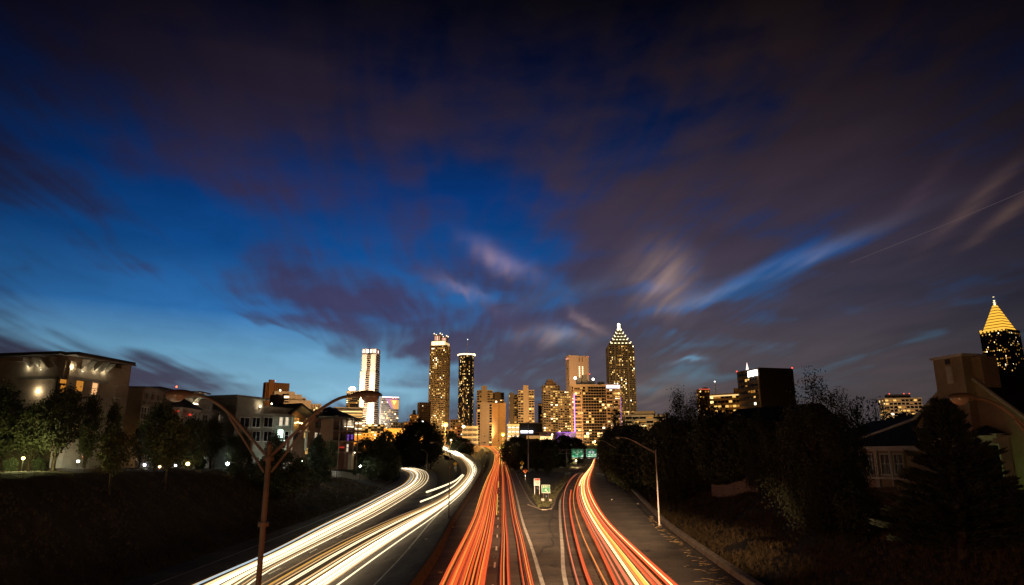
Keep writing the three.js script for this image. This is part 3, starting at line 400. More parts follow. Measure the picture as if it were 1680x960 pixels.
{ // golden tower with two lanterns
  const t = lot('golden_tower', 'tall golden tower with a glowing crown and two lantern turrets', 705, 738.5, 548, 1400, -.32, .8), sh = t.yOf(567), c1 = t.yOf(559), m = wall(.55, .4, .22);
  block(t.g, t.w, sh, t.d, 0, { wall: m, floor: 4.1, bay: 3.3, pier: 1.25, spandrel: 1.5, proud: .5, p: (f, a, b) => b > .2 && b < .38 ? .7 : .33, rowP: .09, dimShare: .42, seed: 21 });
  mesh('crown', [bb(t.w * .9, (c1 - sh) * .55, t.d * .9, 0, sh, 0), bb(t.w * .76, (c1 - sh) * .5, t.d * .76, 0, sh + (c1 - sh) * .55, 0)], wall(.75, .62, .42), t.g);
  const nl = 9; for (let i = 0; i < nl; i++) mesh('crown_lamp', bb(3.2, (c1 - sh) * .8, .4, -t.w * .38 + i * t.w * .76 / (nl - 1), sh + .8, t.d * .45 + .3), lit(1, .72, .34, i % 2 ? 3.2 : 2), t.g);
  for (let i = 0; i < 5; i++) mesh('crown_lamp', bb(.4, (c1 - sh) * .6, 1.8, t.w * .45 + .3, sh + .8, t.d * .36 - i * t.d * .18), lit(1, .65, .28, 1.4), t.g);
  for (const [x, z, k, hh] of [[-t.w * .1, t.d * .18, t.w * .44, 1], [t.w * .2, -t.d * .26, t.w * .36, .8]]) { const y = c1, H = (t.h - c1) * hh; mesh('lantern', [bb(k * .82, H * .78, k * .82, x, y, z), bb(k, H * .1, k, x, y + H * .78, z)], wall(.7, .5, .4), t.g); for (const sx of [-1, 1]) for (const sz of [-1, 1]) { mesh('turret', cyl(.9, .7, H * .3, x + sx * k * .42, y + H * .78, z + sz * k * .42, 8), wall(.75, .6, .4), t.g); mesh('turret_lamp', new THREE.SphereGeometry(1.3, 8, 6).translate(x + sx * k * .42, y + H * 1.1, z + sz * k * .42), lit(1, .75, .42, 3), t.g); } for (let i = 0; i < 3; i++) mesh('lantern_window', bb(1.5, H * .6, .3, x - k * .27 + i * k * .27, y + H * .1, z + k * .41 + .2), lit(1, .55, .4, i === 1 ? 2.2 : 1), t.g); }
}
{ // round tower
  const t = lot('round_tower', 'dark round hotel tower with a glowing ring and antenna', 752, 777, 582, 1450, 0, 1), r = t.w / 2, rnd = rngOf(41), w = { a: [], b: [], c: [] }, ribs = [];
  mesh('glazing', cyl(r, r, t.h, 0, 0, 0, 40), mat(.02, .02, .03, .15), t.g);
  const n = 56, nf = 62; for (let i = 0; i < n; i++) { const a = i / n * Math.PI * 2; ribs.push(bx(.35, t.h, .35, Math.sin(a) * r, t.h / 2, Math.cos(a) * r, a)); }
  mesh('rib', ribs, mat(.05, .04, .05, .5), t.g);
  for (let i = -13; i < 14; i++) for (let j = 1; j < nf; j++) { const ver = [-8, -4, -3, 3, 9].includes(i) ? .45 : .14; if (rnd() > ver) continue; const a = (i + .5) / n * Math.PI * 2, q = rnd(), k = q < .5 ? 'a' : q < .85 ? 'b' : 'c'; const g = pane(V(-1.3, 0, 0), V(1, 0, 0), V(0, 0, 1), .2, 2.3, j * t.h / nf, j * t.h / nf + 2.4, 0).rotateY(a); w[k].push(g.translate(Math.sin(a) * (r + .12), 0, Math.cos(a) * (r + .12))); }
  for (const k of 'abc') stuff(mesh('lit_window', w[k], W_[k], t.g, true));
  mesh('lift_shaft', cyl(3.4, 3.4, t.h + 3, r * .55, 0, r * .75, 16), mat(.03, .03, .035, .2), t.g);
  mesh('restaurant_band', cyl(r * .96, r * .96, 5, 0, t.h - 9, 0, 40), lit(1, .5, .14, .5), t.g); mesh('crown_drum', cyl(r * 1.08, r * 1.08, 3, 0, t.h - 2, 0, 40), WALL.dark, t.g); mesh('ring_lamp', new THREE.TorusGeometry(r * 1.12, 1.5, 8, 60).rotateX(Math.PI / 2).translate(0, t.h + 1.2, 0), lit(1, .7, .4, 3.2), t.g);
  mesh('ring_lamp', new THREE.SphereGeometry(2.6, 10, 8).translate(r * 1.0, t.h + 1.2, r * .55), lit(1, .72, .45, 4), t.g);
  const top = t.yOf(555); mesh('antenna', cyl(.75, .2, top - t.h, r * .12, t.h, 0, 8), mat(.7, .6, .5, .6), t.g); mesh('antenna_lamp', new THREE.SphereGeometry(.8, 8, 6).translate(r * .12, top, 0), lit(.7, .8, 1, 5), t.g);
}
{ // parking decks
  for (const [px0, px1, top, z, lb, k] of [[757, 784, 699, 640, 'white parking deck with dark open levels right of the round tower', 5], [832, 853, 696, 660, 'bright parking deck with glowing levels below the paired apartment towers', 6]]) {
    const t = lot('parking_deck', lb, px0, px1, top, z, 0, .8, 4, 'car park'), fy = t.h / k, lvl = [], gap = [];
    for (let j = 0; j < k; j++) { mesh('deck', bb(t.w, fy * .45, t.d, 0, j * fy + fy * .55, 0), WALL.white, t.g); mesh('level_light', bb(t.w * .94, fy * .3, .3, 0, j * fy + fy * .15, -t.d * .1), px0 > 800 ? lit(1, .85, .6, 2.2) : lit(.9, .55, .25, .18), t.g); }
    for (let i = 0; i < 4; i++) mesh('column', bb(.8, t.h, .8, -t.w / 2 + .5 + i * (t.w - 1) / 3, 0, t.d / 2 - 3.5), WALL.grey, t.g);
  }
}
function slabTower(px0, px1, top, z, label, wallM, s, core) {
  const t = lot('apartment_tower', label, px0, px1, top, z, s.yaw ?? 0, s.ratio ?? .7); block(t.g, t.w, t.h, t.d, 0, { wall: wallM, floor: 3, bay: 3.2, pier: .5, spandrel: 1.3, ...s });
  if (core) { const [a, b, py] = core; const X = (px) => (px - (px0 + px1) / 2) * t.m; mesh('lift_core', bb(X(b) - X(a), t.yOf(py), t.d * .4, (X(a) + X(b)) / 2, 0, t.d / 2 - t.d * .12), wallM, t.g); }
  return t;
}
slabTower(782, 808, 641, 830, 'tan apartment tower with a raised core, leftmost of the apartment group', WALL.tan, { p: .16, seed: 51 }, [789.5, 798.5, 633]);
slabTower(808, 827, 645, 980, 'small set-back apartment tower behind the blank amber slab', WALL.tan, { p: .25, seed: 52, ratio: .6 }, [812, 821, 643]);
slabTower(782, 808, 663, 760, 'pale apartment block with dark balcony strips over the road bend', WALL.granite, { p: .1, seed: 58, bay: 4, pier: 1.6, spandrel: .7 }, [788, 802, 660]);
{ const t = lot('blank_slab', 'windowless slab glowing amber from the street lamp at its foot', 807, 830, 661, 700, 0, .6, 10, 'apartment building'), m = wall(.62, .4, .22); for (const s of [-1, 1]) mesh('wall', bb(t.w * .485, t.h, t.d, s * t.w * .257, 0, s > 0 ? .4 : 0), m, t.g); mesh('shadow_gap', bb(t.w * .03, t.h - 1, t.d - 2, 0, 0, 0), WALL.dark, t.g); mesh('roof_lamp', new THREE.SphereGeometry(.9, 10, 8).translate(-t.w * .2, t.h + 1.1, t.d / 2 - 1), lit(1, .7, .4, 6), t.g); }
slabTower(835, 852, 648, 880, 'narrow apartment tower left of its wider twin', WALL.tan, { p: .26, seed: 53 }, [836, 842.5, 644]);
slabTower(850, 876.5, 641, 850, 'wide apartment tower with a raised core and scattered lit windows', WALL.tan, { p: .33, rowP: .05, seed: 54 }, [858.5, 867, 632.5]);
slabTower(883, 893, 663, 1000, 'slim amber block with one bright edge beside the stepped-top tower', wall(.55, .34, .16), { p: .15, seed: 55 });
{ const t = lot('low_hall', 'low dark hall with a long bright white sign', 852, 890, 695, 600, 0, .5, 6, 'building'); mesh('wall', bb(t.w, t.h, t.d, 0, 0, 0), WALL.dark, t.g); mesh('roof_edge', bb(t.w + .6, .8, t.d + .6, 0, t.h, 0), WALL.tan, t.g); mesh('canopy', bb(t.w, .5, 2, 0, t.yOf(710.5), t.d / 2 + 1), WALL.tan, t.g); mesh('lit_sign', bb(20.5 * t.m, 4.2 * t.m, .4, -(871 - 864.5) * t.m, t.yOf(711), t.d / 2 + 1.6), lit(.8, .85, 1, 2.8), t.g); mesh('lit_entrance', bb(22 * t.m, 5 * t.m, .3, 4 * t.m, t.yOf(720), t.d / 2 + .2), lit(1, .5, .15, .5), t.g); }
{ const t = slabTower(889, 919, 633, 900, 'apartment tower with a stepped top and a full lit floor', WALL.tan, { p: .42, rowP: .06, seed: 56, yaw: .15 }); const y = t.h; mesh('penthouse', [bb(t.w * .6, 5, t.d * .7, 0, y, 0), bb(t.w * .36, 9, t.d * .5, -1, y, 0)], WALL.brown, t.g); }
slabTower(916, 941, 642, 860, 'apartment tower joined to the left of the large hotel', wall(.3, .22, .14), { p: .42, bay: 2.9, seed: 57, rowP: .04 });
{ // the large hotel
  const t = lot('large_hotel', 'large hotel with a violet corner strip and a bright white roof sign', 938, 1017.5, 634, 800, .12, .45, 3, 'hotel'), X = (px) => (px - 977.5) * t.m;
  block(t.g, X(1017) - X(938), t.h, t.d, 0, { wall: wall(.36, .24, .14), floor: 3.3, bay: 3.2, pier: .22, spandrel: .9, p: (f, a, b) => b < .25 ? .5 : a < .18 ? .45 : a > .76 ? .55 : .2, rowP: .03, dimShare: .4, seed: 61 });
  const bay = (a, b) => { const nf = Math.round(t.h / 3.3 / 1.5); for (let j = 0; j < nf; j++) mesh('spandrel', bb(X(b) - X(a), 1.5, .6, (X(a) + X(b)) / 2, j * t.h / nf + t.h / nf - 1.5, t.d / 2 + .3), wall(.62, .42, .28), t.g); for (const q of [a, b]) mesh('pier', bb(1, t.h, .8, X(q), 0, t.d / 2 + .35), wall(.62, .42, .28), t.g); };
  bay(941, 953.5); bay(994, 1005); bay(1005.2, 1016.5);
  mesh('violet_strip', bb(1.1, t.h * .86, .5, X(941.5), t.h * .02, t.d / 2 + 1.1), lit(.72, .28, 1, 1.8), t.g); mesh('violet_strip', bb(.8, t.h * .55, .5, X(1017), t.h * .28, t.d / 2 + .9), lit(.7, .3, .9, .6), t.g);
  mesh('roof_sign', bb(X(1016.5) - X(994.5), 3.4, .6, X(1005.5), t.h - 2.2, t.d / 2 + 1.2), lit(.88, .85, 1, 2.6), t.g); mesh('cornice', bb(X(1017) - X(938) + 1, 2.4, t.d + 1, 0, t.h, 0), wall(.62, .45, .3), t.g);
  const rt = [[949, 966, 7, 1], [966, 978, 5, -2], [957, 964, 12, 2], [983, 993, 4, 0]]; for (const [a, b, h, z] of rt) mesh('plant_room', bb(X(b) - X(a), h, 8, (X(a) + X(b)) / 2, t.h + 2.4, z), WALL.grey, t.g);
  mesh('roof_drum', cyl(4.2, 4.2, 9, X(952), t.h + 2.4, 2, 20), WALL.grey, t.g); mesh('roof_lamp', new THREE.SphereGeometry(1.7, 12, 8).translate(X(944), t.h + 10, t.d / 2 - 1), lit(1, .9, .72, 6), t.g); mesh('roof_lamp', new THREE.SphereGeometry(1.5, 12, 8).translate(X(973.5), t.h + 8.5, t.d / 2 - 1), lit(1, .88, .7, 6), t.g); beacon(t, X(969.5), t.h + 16, 0);
}
{ // tall slab with two lines of light
  const t = lot('striped_tower', 'tall tan slab with two vertical lines of light behind the large hotel', 928.5, 966, 585, 1250, .5, .34), m = wall(.62, .44, .3);
  mesh('wall', bb(t.w, t.h, t.d, 0, 0, 0), m, t.g); for (const x of [.02, .18]) { const rows = []; for (let j = 0; j < 42; j++) rows.push(bb(t.w * .055, 2.1, .3, t.w * x, t.h * .12 + j * t.h * .78 / 42, t.d / 2 + .05)); stuff(mesh('lit_window', rows, lit(1, .75, .42, 2.6), t.g)); mesh('notch', bb(t.w * .05, t.h * .05, .4, t.w * x, t.h * .945, t.d / 2 + .04), WALL.brown, t.g); }
  const g = []; const rnd = rngOf(71); for (let j = 0; j < 46; j++) for (let i = 0; i < 5; i++) { if (rnd() < .45) continue; g.push(slab(...faceAxes('left', t.w, t.d).slice(0, 3), t.d * (.12 + i * .17), t.d * (.2 + i * .17), 2 + j * t.h / 48, 3.4 + j * t.h / 48, -.1, .15)); } stuff(mesh('side_window', g, M.glass, t.g)); mesh('roof_letter', [0, 1, 2, 3, 4, 5].map((i) => slab(...faceAxes('left', t.w, t.d).slice(0, 3), t.d * (.1 + i * .14), t.d * (.18 + i * .14), t.h - 6, t.h - 2.5, .1, .5)), lit(1, .4, .25, .8), t.g); beacon(t, t.w * .5, t.h + 1, t.d / 2); mesh('parapet', bb(t.w + .8, 1.6, t.d + .8, 0, t.h, 0), m, t.g);
}
{ // pointed tower right of the hotel
  const t = lot('pinnacle_tower', 'tallest dark gridded tower with a stepped glowing pinnacle', 995, 1041, 530, 1500, .14, .9), m = wall(.3, .22, .13), sh = t.yOf(567);
  block(t.g, t.w, sh, t.d, 0, { wall: m, floor: 4.2, bay: 3.1, pier: 1, spandrel: 1.3, proud: .6, p: (f, a, b) => .27, rowP: .05, dimShare: .5, seed: 81 });
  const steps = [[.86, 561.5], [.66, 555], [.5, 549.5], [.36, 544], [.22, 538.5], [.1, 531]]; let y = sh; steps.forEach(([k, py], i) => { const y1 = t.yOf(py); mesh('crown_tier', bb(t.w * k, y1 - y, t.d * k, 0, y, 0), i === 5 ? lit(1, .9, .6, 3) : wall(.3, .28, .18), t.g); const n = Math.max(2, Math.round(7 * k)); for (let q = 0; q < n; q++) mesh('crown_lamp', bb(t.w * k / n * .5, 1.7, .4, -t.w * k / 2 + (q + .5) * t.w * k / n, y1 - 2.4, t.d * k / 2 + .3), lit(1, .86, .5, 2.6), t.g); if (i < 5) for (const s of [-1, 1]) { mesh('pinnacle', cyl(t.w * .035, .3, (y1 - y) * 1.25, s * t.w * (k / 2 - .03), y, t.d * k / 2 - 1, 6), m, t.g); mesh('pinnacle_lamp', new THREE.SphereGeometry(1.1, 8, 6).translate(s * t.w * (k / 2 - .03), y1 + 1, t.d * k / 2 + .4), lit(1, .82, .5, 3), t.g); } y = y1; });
  for (let q = 0; q < 5; q++) mesh('shaft_pier', bb(1.6, sh + 4, 1.4, -t.w / 2 + q * t.w / 4, 0, t.d / 2 + .7), m, t.g);
  mesh('tip_lamp', new THREE.SphereGeometry(3, 12, 10).translate(0, t.h + 1, 0), lit(.95, 1, .8, 8), t.g);
}
{ const t = lot('long_white_building', 'long low white building with lit levels right of the pointed tower', 1028, 1098, 682, 560, -.1, .3, 6, 'building'); block(t.g, t.w, t.h, t.d, 0, { wall: WALL.white, floor: 3.4, bay: 6, pier: .35, spandrel: 1.6, p: .65, dimShare: .55, seed: 91 }); mesh('plant_room', bb(t.w * .5, 3, t.d * .6, -t.w * .05, t.h + .8, 0), WALL.cream, t.g); }
{ const t = lot('lit_podium', 'low podium washed in violet and yellow light below the large hotel', 885, 948, 711, 560, 0, .3, 6, 'building'), X = (px) => (px - 916.5) * t.m; mesh('wall', bb(X(913) - X(885), t.h + 1, t.d, (X(885) + X(913)) / 2, 0, 0), wall(.7, .6, .4), t.g); mesh('violet_wall', bb(X(946) - X(913), t.h, t.d, (X(913) + X(946)) / 2, 0, 1), wall(.5, .42, .55), t.g); mesh('violet_strip', bb(X(945) - X(914), .7, .3, (X(914) + X(945)) / 2, t.h + .2, t.d / 2 + 1.2), W_.purple, t.g); const L = new THREE.PointLight(C(.55, .15, 1), 420); L.name = 'violet'; L.position.set(X(929), t.h * .8, t.d / 2 + 6); L.shadow.radius = 30; L.castShadow = true; t.g.add(L); mesh('violet_lamp', bb(4, .4, .4, X(929), t.h * .8, t.d / 2 + 5.6), W_.purple, t.g); mesh('shop_window', bb(X(906) - X(887), 2.4, .3, (X(887) + X(906)) / 2, t.h - 5, t.d / 2 + .1), W_.c, t.g); }
// right-hand side of town
{ const t = lot('brick_tower', 'small red-lit brick apartment block far right of the pointed tower', 1145, 1166, 640, 700, .3, .8, 3); block(t.g, t.w, t.h, t.d, 0, { wall: WALL.brick, floor: 3, bay: 3, pier: 1.1, spandrel: 1.2, p: .35, seed: 95 }); mesh('red_cornice_lamp', bb(t.w, .8, .4, 0, t.h + .4, t.d / 2 + .3), lit(1, .15, .08, .8), t.g); mesh('plant_room', bb(t.w * .4, 3, t.d * .4, t.w * .2, t.h, 0), WALL.brick, t.g); }
{ const t = lot('radio_mast', 'pale lattice mast behind the wide lit office', 1171, 1176, 626, 640, 0, 1, 3, 'mast'), b = t.yOf(668); const leg = []; for (const [x, z] of [[-1, -1], [1, -1], [1, 1], [-1, 1]]) mesh('leg', rod(V(x * 1.3, 0, z * 1.3), V(x * .25, t.h, z * .25), .22, .12, 6), M.white, t.g); for (let j = 0; j < 12; j++) { const k = 1.3 - 1.05 * j / 12, y = t.h * j / 12; mesh('brace', [rod(V(-k, y, k), V(k, y + t.h / 12, k), .1), rod(V(k, y, -k), V(-k, y + t.h / 12, -k), .1)], M.white, t.g); } mesh('mast_lamp', new THREE.SphereGeometry(.7, 8, 6).translate(0, t.h, 0), lit(1, .9, .8, 3), t.g); }
{ const t = lot('wide_office', 'wide amber office with bright window bands left of the leaning dark tower', 1168, 1234, 647, 520, -.35, .3, 3, 'office building'); block(t.g, t.w, t.h, t.d, 0, { wall: wall(.3, .2, .1), floor: 3.6, bay: 3, pier: .2, spandrel: 1.7, p: .55, rowP: .2, dimShare: .55, seed: 97 }); mesh('cornice_lamp', bb(t.w * .86, .9, .3, -t.w * .06, t.h - 1.2, t.d / 2 + .3), lit(1, .65, .25, 1.2), t.g); mesh('penthouse', bb(t.w * .35, 4, t.d * .7, t.w * .3, t.h + .6, -1), WALL.brown, t.g); }
{ // the dark tower with the white sign
  const t = lot('corner_tower', 'dark corner tower with a glaring white roof sign and a black blank side', 1221, 1309, 606, 430, -.98, .95, 3, 'office building');
  block(t.g, t.w, t.h, t.d, 0, { wall: wall(.14, .085, .045), floor: 4, bay: 3, pier: .12, spandrel: 2.1, faces: ['front'], p: (f, a, b, i, j) => j % 2 ? .55 : .06, rowP: 0, dimShare: .45, seed: 99 });
  mesh('blank_side', bb(.5, t.h, t.d + .4, t.w / 2 + .2, 0, 0), wall(.035, .03, .03), t.g);
  const [o, u, n] = faceAxes('front', t.w, t.d); for (let i = 0; i < 7; i++) mesh('roof_letter', slab(o, u, n, t.w * (.55 + i * .06), t.w * (.55 + i * .06 + .045), t.h - 4.2 + (i % 3) * .3, t.h - .4, .3, .9), lit(.9, .95, 1, 4.5), t.g);
  for (const [x, z] of [[-t.w / 2, t.d / 2], [t.w / 2, -t.d / 2]]) beacon(t, x, t.h + 1.2, z, W_.red, .5);
  mesh('roof_spike', cyl(1.1, .1, 5.5, -t.w * .15, t.h + .6, t.d * .4, 8), lit(1, .8, .7, 1.6), t.g);
  mesh('corner_pier', bb(1.6, t.h, 1.6, t.w / 2 - 1.2, 0, t.d / 2 - .6), wall(.3, .18, .08), t.g);
}
{ const t = lot('bright_hotel', 'bright cream hotel with red roof lights between the bare tree and the tan house', 1453, 1515, 654, 620, .35, .5, 3, 'hotel'); block(t.g, t.w, t.h, t.d, 0, { wall: wall(.66, .5, .34), floor: 3.2, bay: 3.6, pier: .7, spandrel: 1.3, p: .4, dimShare: .3, seed: 101 }); mesh('penthouse', bb(t.w * .62, 3.6, t.d * .5, -t.w * .05, t.h + .6, 0), WALL.dark, t.g); for (const k of [-.3, .1, .25]) beacon(t, t.w * k, t.h + 4.8, t.d * .2, W_.red, .5); }
{ // the spired tower on the right
  const t = lot('spired_tower', 'dark tower with a glowing golden pyramid and spire at the right edge', 1618, 1672, 488, 1250, -.45, 1), sh = t.yOf(541), p1 = t.yOf(497);
  block(t.g, t.w, sh, t.d, 0, { wall: wall(.09, .05, .04), floor: 4, bay: 3.2, pier: 1.4, spandrel: 1.5, p: .17, rowP: .07, dimShare: .5, seed: 111, floorP: 1 });
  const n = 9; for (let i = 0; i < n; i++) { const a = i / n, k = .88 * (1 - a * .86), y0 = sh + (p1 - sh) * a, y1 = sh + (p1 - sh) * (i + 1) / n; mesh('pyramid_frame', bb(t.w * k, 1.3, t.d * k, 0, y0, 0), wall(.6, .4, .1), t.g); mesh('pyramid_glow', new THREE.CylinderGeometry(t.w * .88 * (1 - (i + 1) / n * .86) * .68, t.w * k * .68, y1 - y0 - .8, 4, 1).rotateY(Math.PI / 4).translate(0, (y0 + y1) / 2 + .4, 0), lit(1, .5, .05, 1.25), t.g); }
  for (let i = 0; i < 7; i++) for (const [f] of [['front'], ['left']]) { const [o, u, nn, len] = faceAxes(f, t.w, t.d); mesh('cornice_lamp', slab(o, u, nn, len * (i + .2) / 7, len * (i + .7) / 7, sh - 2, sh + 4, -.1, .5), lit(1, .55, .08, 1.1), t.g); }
  mesh('spire', cyl(1.6, .4, t.h - p1, 0, p1, 0, 8), lit(1, .8, .4, 2.2), t.g); mesh('spire_cross', bx(5, .7, .7, 0, t.h - 4.5, 0), lit(1, .85, .6, 2), t.g); for (let i = 0; i < 3; i++) mesh('spire_ring', new THREE.TorusGeometry(2 - i * .4, .35, 6, 14).rotateX(Math.PI / 2).translate(0, p1 + 3 + i * 7, 0), lit(1, .8, .4, 2), t.g);
}
// filler blocks low in the gaps of the skyline
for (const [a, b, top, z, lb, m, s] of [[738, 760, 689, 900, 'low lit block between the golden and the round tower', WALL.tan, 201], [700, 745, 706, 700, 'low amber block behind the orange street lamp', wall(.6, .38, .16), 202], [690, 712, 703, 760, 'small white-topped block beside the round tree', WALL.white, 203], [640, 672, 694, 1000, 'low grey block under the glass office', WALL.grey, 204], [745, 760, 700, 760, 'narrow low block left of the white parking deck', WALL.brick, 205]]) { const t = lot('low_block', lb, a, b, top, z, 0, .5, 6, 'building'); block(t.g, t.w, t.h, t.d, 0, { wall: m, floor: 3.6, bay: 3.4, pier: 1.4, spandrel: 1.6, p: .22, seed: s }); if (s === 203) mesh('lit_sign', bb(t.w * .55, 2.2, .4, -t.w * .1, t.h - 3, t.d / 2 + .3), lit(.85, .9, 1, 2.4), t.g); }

// floodlights in the streets
const tgt = (px, py, z) => { const q = P(px, py, z); return [q.x, q.y, q.z]; };
for (const [px, z, y, tp, I, col, cone, lb] of [
  [597, 1205, 30, [602, 635, 1290], 150000, [1, .82, .6], 1.15, 'white floodlight aimed at the stepped tower'],
  [716, 1230, 16, [720, 630, 1380], 26000, WARM, .85, 'warm floodlight aimed at the golden tower'],
  [475, 780, 16, [485, 665, 890], 16000, SODIUM.map((c, i) => [1, .62, .3][i]), .8, 'amber floodlight aimed at the white stepped block'],
  [452, 960, 16, [450, 645, 1090], 9000, SODIUM, .6, 'amber floodlight aimed at the finned hotel'],
  [628, 545, 10, [634, 715, 615], 13000, SODIUM, 1.1, 'sodium floodlight before the long amber building, left one'], [668, 545, 10, [672, 715, 615], 10000, SODIUM, 1.1, 'sodium floodlight before the long amber building, right one'],
  [795, 690, 12, [795, 680, 760], 3200, WARM, 1, 'warm floodlight before the leftmost apartment towers'], [862, 720, 14, [860, 670, 850], 12000, [1, .6, .25], .9, 'amber floodlight before the paired apartment towers'],
  [818, 620, 8, [818, 690, 695], 6500, [1, .5, .14], .95, 'sodium floodlight before the blank slab'],
  [905, 760, 14, [910, 670, 880], 11000, [1, .6, .25], .9, 'amber floodlight before the stepped-top tower'], [975, 690, 14, [978, 680, 800], 13000, [1, .58, .24], 1, 'amber floodlight before the large hotel'],
  [948, 1080, 60, [948, 620, 1240], 60000, [1, .62, .32], .6, 'amber floodlight aimed at the slab with two lines of light'], [1016, 1330, 20, [1018, 600, 1480], 22000, [1, .7, .34], .8, 'warm floodlight aimed at the pointed tower'],
  [1200, 440, 10, [1200, 655, 520], 2200, SODIUM, 1, 'sodium floodlight before the wide office'], [1490, 540, 12, [1486, 665, 620], 5500, [1, .66, .36], .9, 'warm floodlight before the bright hotel'], [1234, 385, 14, [1236, 640, 425], 420, SODIUM, .9, 'sodium floodlight before the dark corner tower'],
  [1062, 500, 10, [1062, 688, 555], 1800, WARM, 1, 'warm floodlight before the long white building'], [770, 580, 10, [770, 712, 640], 700, WARM, 1, 'warm floodlight before the white parking deck'], [578, 900, 10, [570, 680, 1000], 7000, [1, .66, .32], .9, 'warm floodlight before the beige block'], [668, 800, 10, [668, 690, 900], 5000, SODIUM, .9, 'sodium floodlight before the domed block'],
]) floodMast(px, z, y, ...tgt(...tp), I, col, cone, lb);
// street lamps that show as glowing points, with a few added for orange glow
function streetLamp(px, py, z, col, glow, I, label, r = .55, cat = 'street lamp', group) {
  const q = P(px, py, z), yb = land(q.x, z), o = thing('street_lamp', label, cat, [q.x, yb, q.z], 0, group), h = q.y - yb;
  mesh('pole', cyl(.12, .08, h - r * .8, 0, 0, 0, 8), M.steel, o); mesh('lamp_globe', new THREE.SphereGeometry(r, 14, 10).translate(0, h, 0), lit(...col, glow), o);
  mesh('cap', cyl(r * .7, .05, r * .35, 0, h + r * .85, 0, 10), M.dark, o);
  const L = new THREE.PointLight(C(...col), I); L.name = 'lamp'; L.position.set(0, h - r * .3, r + .25); L.shadow.radius = 12; L.castShadow = true; o.add(L); return o;
}
streetLamp(731, 697, 600, [1, .6, .12], 3, 9000, 'tall street lamp glaring orange before the golden tower', 2.2);  // this globe and the next take the size of the glare, not the fitting
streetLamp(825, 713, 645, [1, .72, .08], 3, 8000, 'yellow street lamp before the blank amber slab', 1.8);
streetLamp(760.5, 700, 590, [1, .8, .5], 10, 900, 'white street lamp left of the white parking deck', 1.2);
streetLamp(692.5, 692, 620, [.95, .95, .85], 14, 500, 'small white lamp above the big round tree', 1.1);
streetLamp(703, 716, 620, [1, .6, .2], 10, 2500, 'added orange lamp between the round tree and the tall glaring lamp', .8); streetLamp(643, 724, 560, [1, .5, .12], 8, 2500, 'orange lamp before the long amber building', .6);
streetLamp(976, 724, 740, [1, .66, .12], 4, 7000, 'yellow lamp at the foot of the large hotel', .9); streetLamp(906, 713, 545, [1, .72, .25], 5, 2200, 'added warm lamp before the violet podium', .6);
streetLamp(740, 722, 500, [1, .62, .2], 8, 700, 'added low orange lamp beside the far overpass', .6);
streetLamp(921.5, 752.5, 330, [1, .75, .4], 6, 120, 'small pale lamp left of the green overhead signs', .45); streetLamp(945, 756, 330, [1, .7, .3], 5, 100, 'small dim lamp below the green overhead signs', .45);

// ───────── apartments on the left bank ─────────
const AW = { tan: wall(.42, .35, .26), grey: wall(.36, .33, .3), stone: wall(.27, .25, .21), rust: wall(.16, .09, .06), brown: wall(.2, .15, .12), frame: mat(.5, .47, .43, .7), dframe: mat(.05, .045, .045, .6) };
const LW = { amber: lit(1, .38, .05, .5), yellow: lit(1, .58, .16, .8), warm: lit(1, .5, .2, 1.1), white: lit(1, .86, .62, 2.2), pale: lit(1, .8, .55, .8), violet: lit(.35, .12, .8, .5), red: lit(1, .06, .03, .9), green: lit(.75, 1, .82, 2.4) };
// a house standing along the line from (pxa, za) to (pxb, zb): local x along it, y up, z out of its face
function house(name, label, pxa, za, pxb, zb, base, cat = 'apartment building') {
  const A = P(pxa, 700, za), B = P(pxb, 700, zb), along = V(B.x - A.x, 0, B.z - A.z), len = along.length(); along.normalize();
  const g = thing(name, label, cat, [A.x, base, A.z], Math.atan2(-along.z, along.x));
  const out = V(-along.z, 0, along.x), hit = (px, py, z = 0) => { const d = ray(px, py), o = V(A.x, base, A.z).addScaledVector(out, z).sub(camera.position), t = o.dot(out) / d.dot(out), q = camera.position.clone().addScaledVector(d, t).sub(V(A.x, base, A.z)); return [q.dot(along), q.y]; };
  return { g, len, hit, out, along };
}
function window_(g, x0, y0, x1, y1, z, glass = M.glass, frame = AW.frame, bars = [1, 1], turn = 0, at = null) {
  const w = new THREE.Group(); w.name = 'window'; g.add(w); if (at) { w.position.copy(at); w.rotation.y = turn; }
  const t = .09, b = []; b.push(bb(x1 - x0 + .3, .14, .2, (x0 + x1) / 2, y0 - .14, z + .1), bb(x1 - x0 + .24, .12, .16, (x0 + x1) / 2, y1, z + .08), bb(t, y1 - y0, .14, x0 - t / 2, y0, z + .07), bb(t, y1 - y0, .14, x1 + t / 2, y0, z + .07));
  for (let i = 1; i <= bars[0]; i++) b.push(bb(.05, y1 - y0, .08, lerp(x0, x1, i / (bars[0] + 1)), y0, z + .05)); for (let j = 1; j <= bars[1]; j++) b.push(bb(x1 - x0, .06, .09, (x0 + x1) / 2, lerp(y0, y1, j / (bars[1] + 1)), z + .05));
  mesh('frame', b, frame, w); mesh('pane', bb(x1 - x0, y1 - y0, .03, (x0 + x1) / 2, y0, z + .02), glass, w); return w;
}
function winPx(h, px0, py0, px1, py1, z, glass, frame, bars) { const [x0, y1] = h.hit(px0, py0, z), [x1, y0] = h.hit(px1, py1, z); return window_(h.g, x0, y0, x1, y1, z, glass, frame, bars); }
function sconce(g, x, y, z, I = 5, col = [1, .8, .5]) { mesh('wall_lamp', new THREE.SphereGeometry(.13, 10, 8).translate(x, y, z + .22), lit(...col, 14), g); mesh('lamp_bracket', bb(.22, .3, .14, x, y - .36, z + .07), M.dark, g); const L = new THREE.PointLight(C(...col), I); L.name = 'sconce'; L.position.set(x, y + .05, z + .42); L.shadow.radius = 5; L.castShadow = true; g.add(L); }
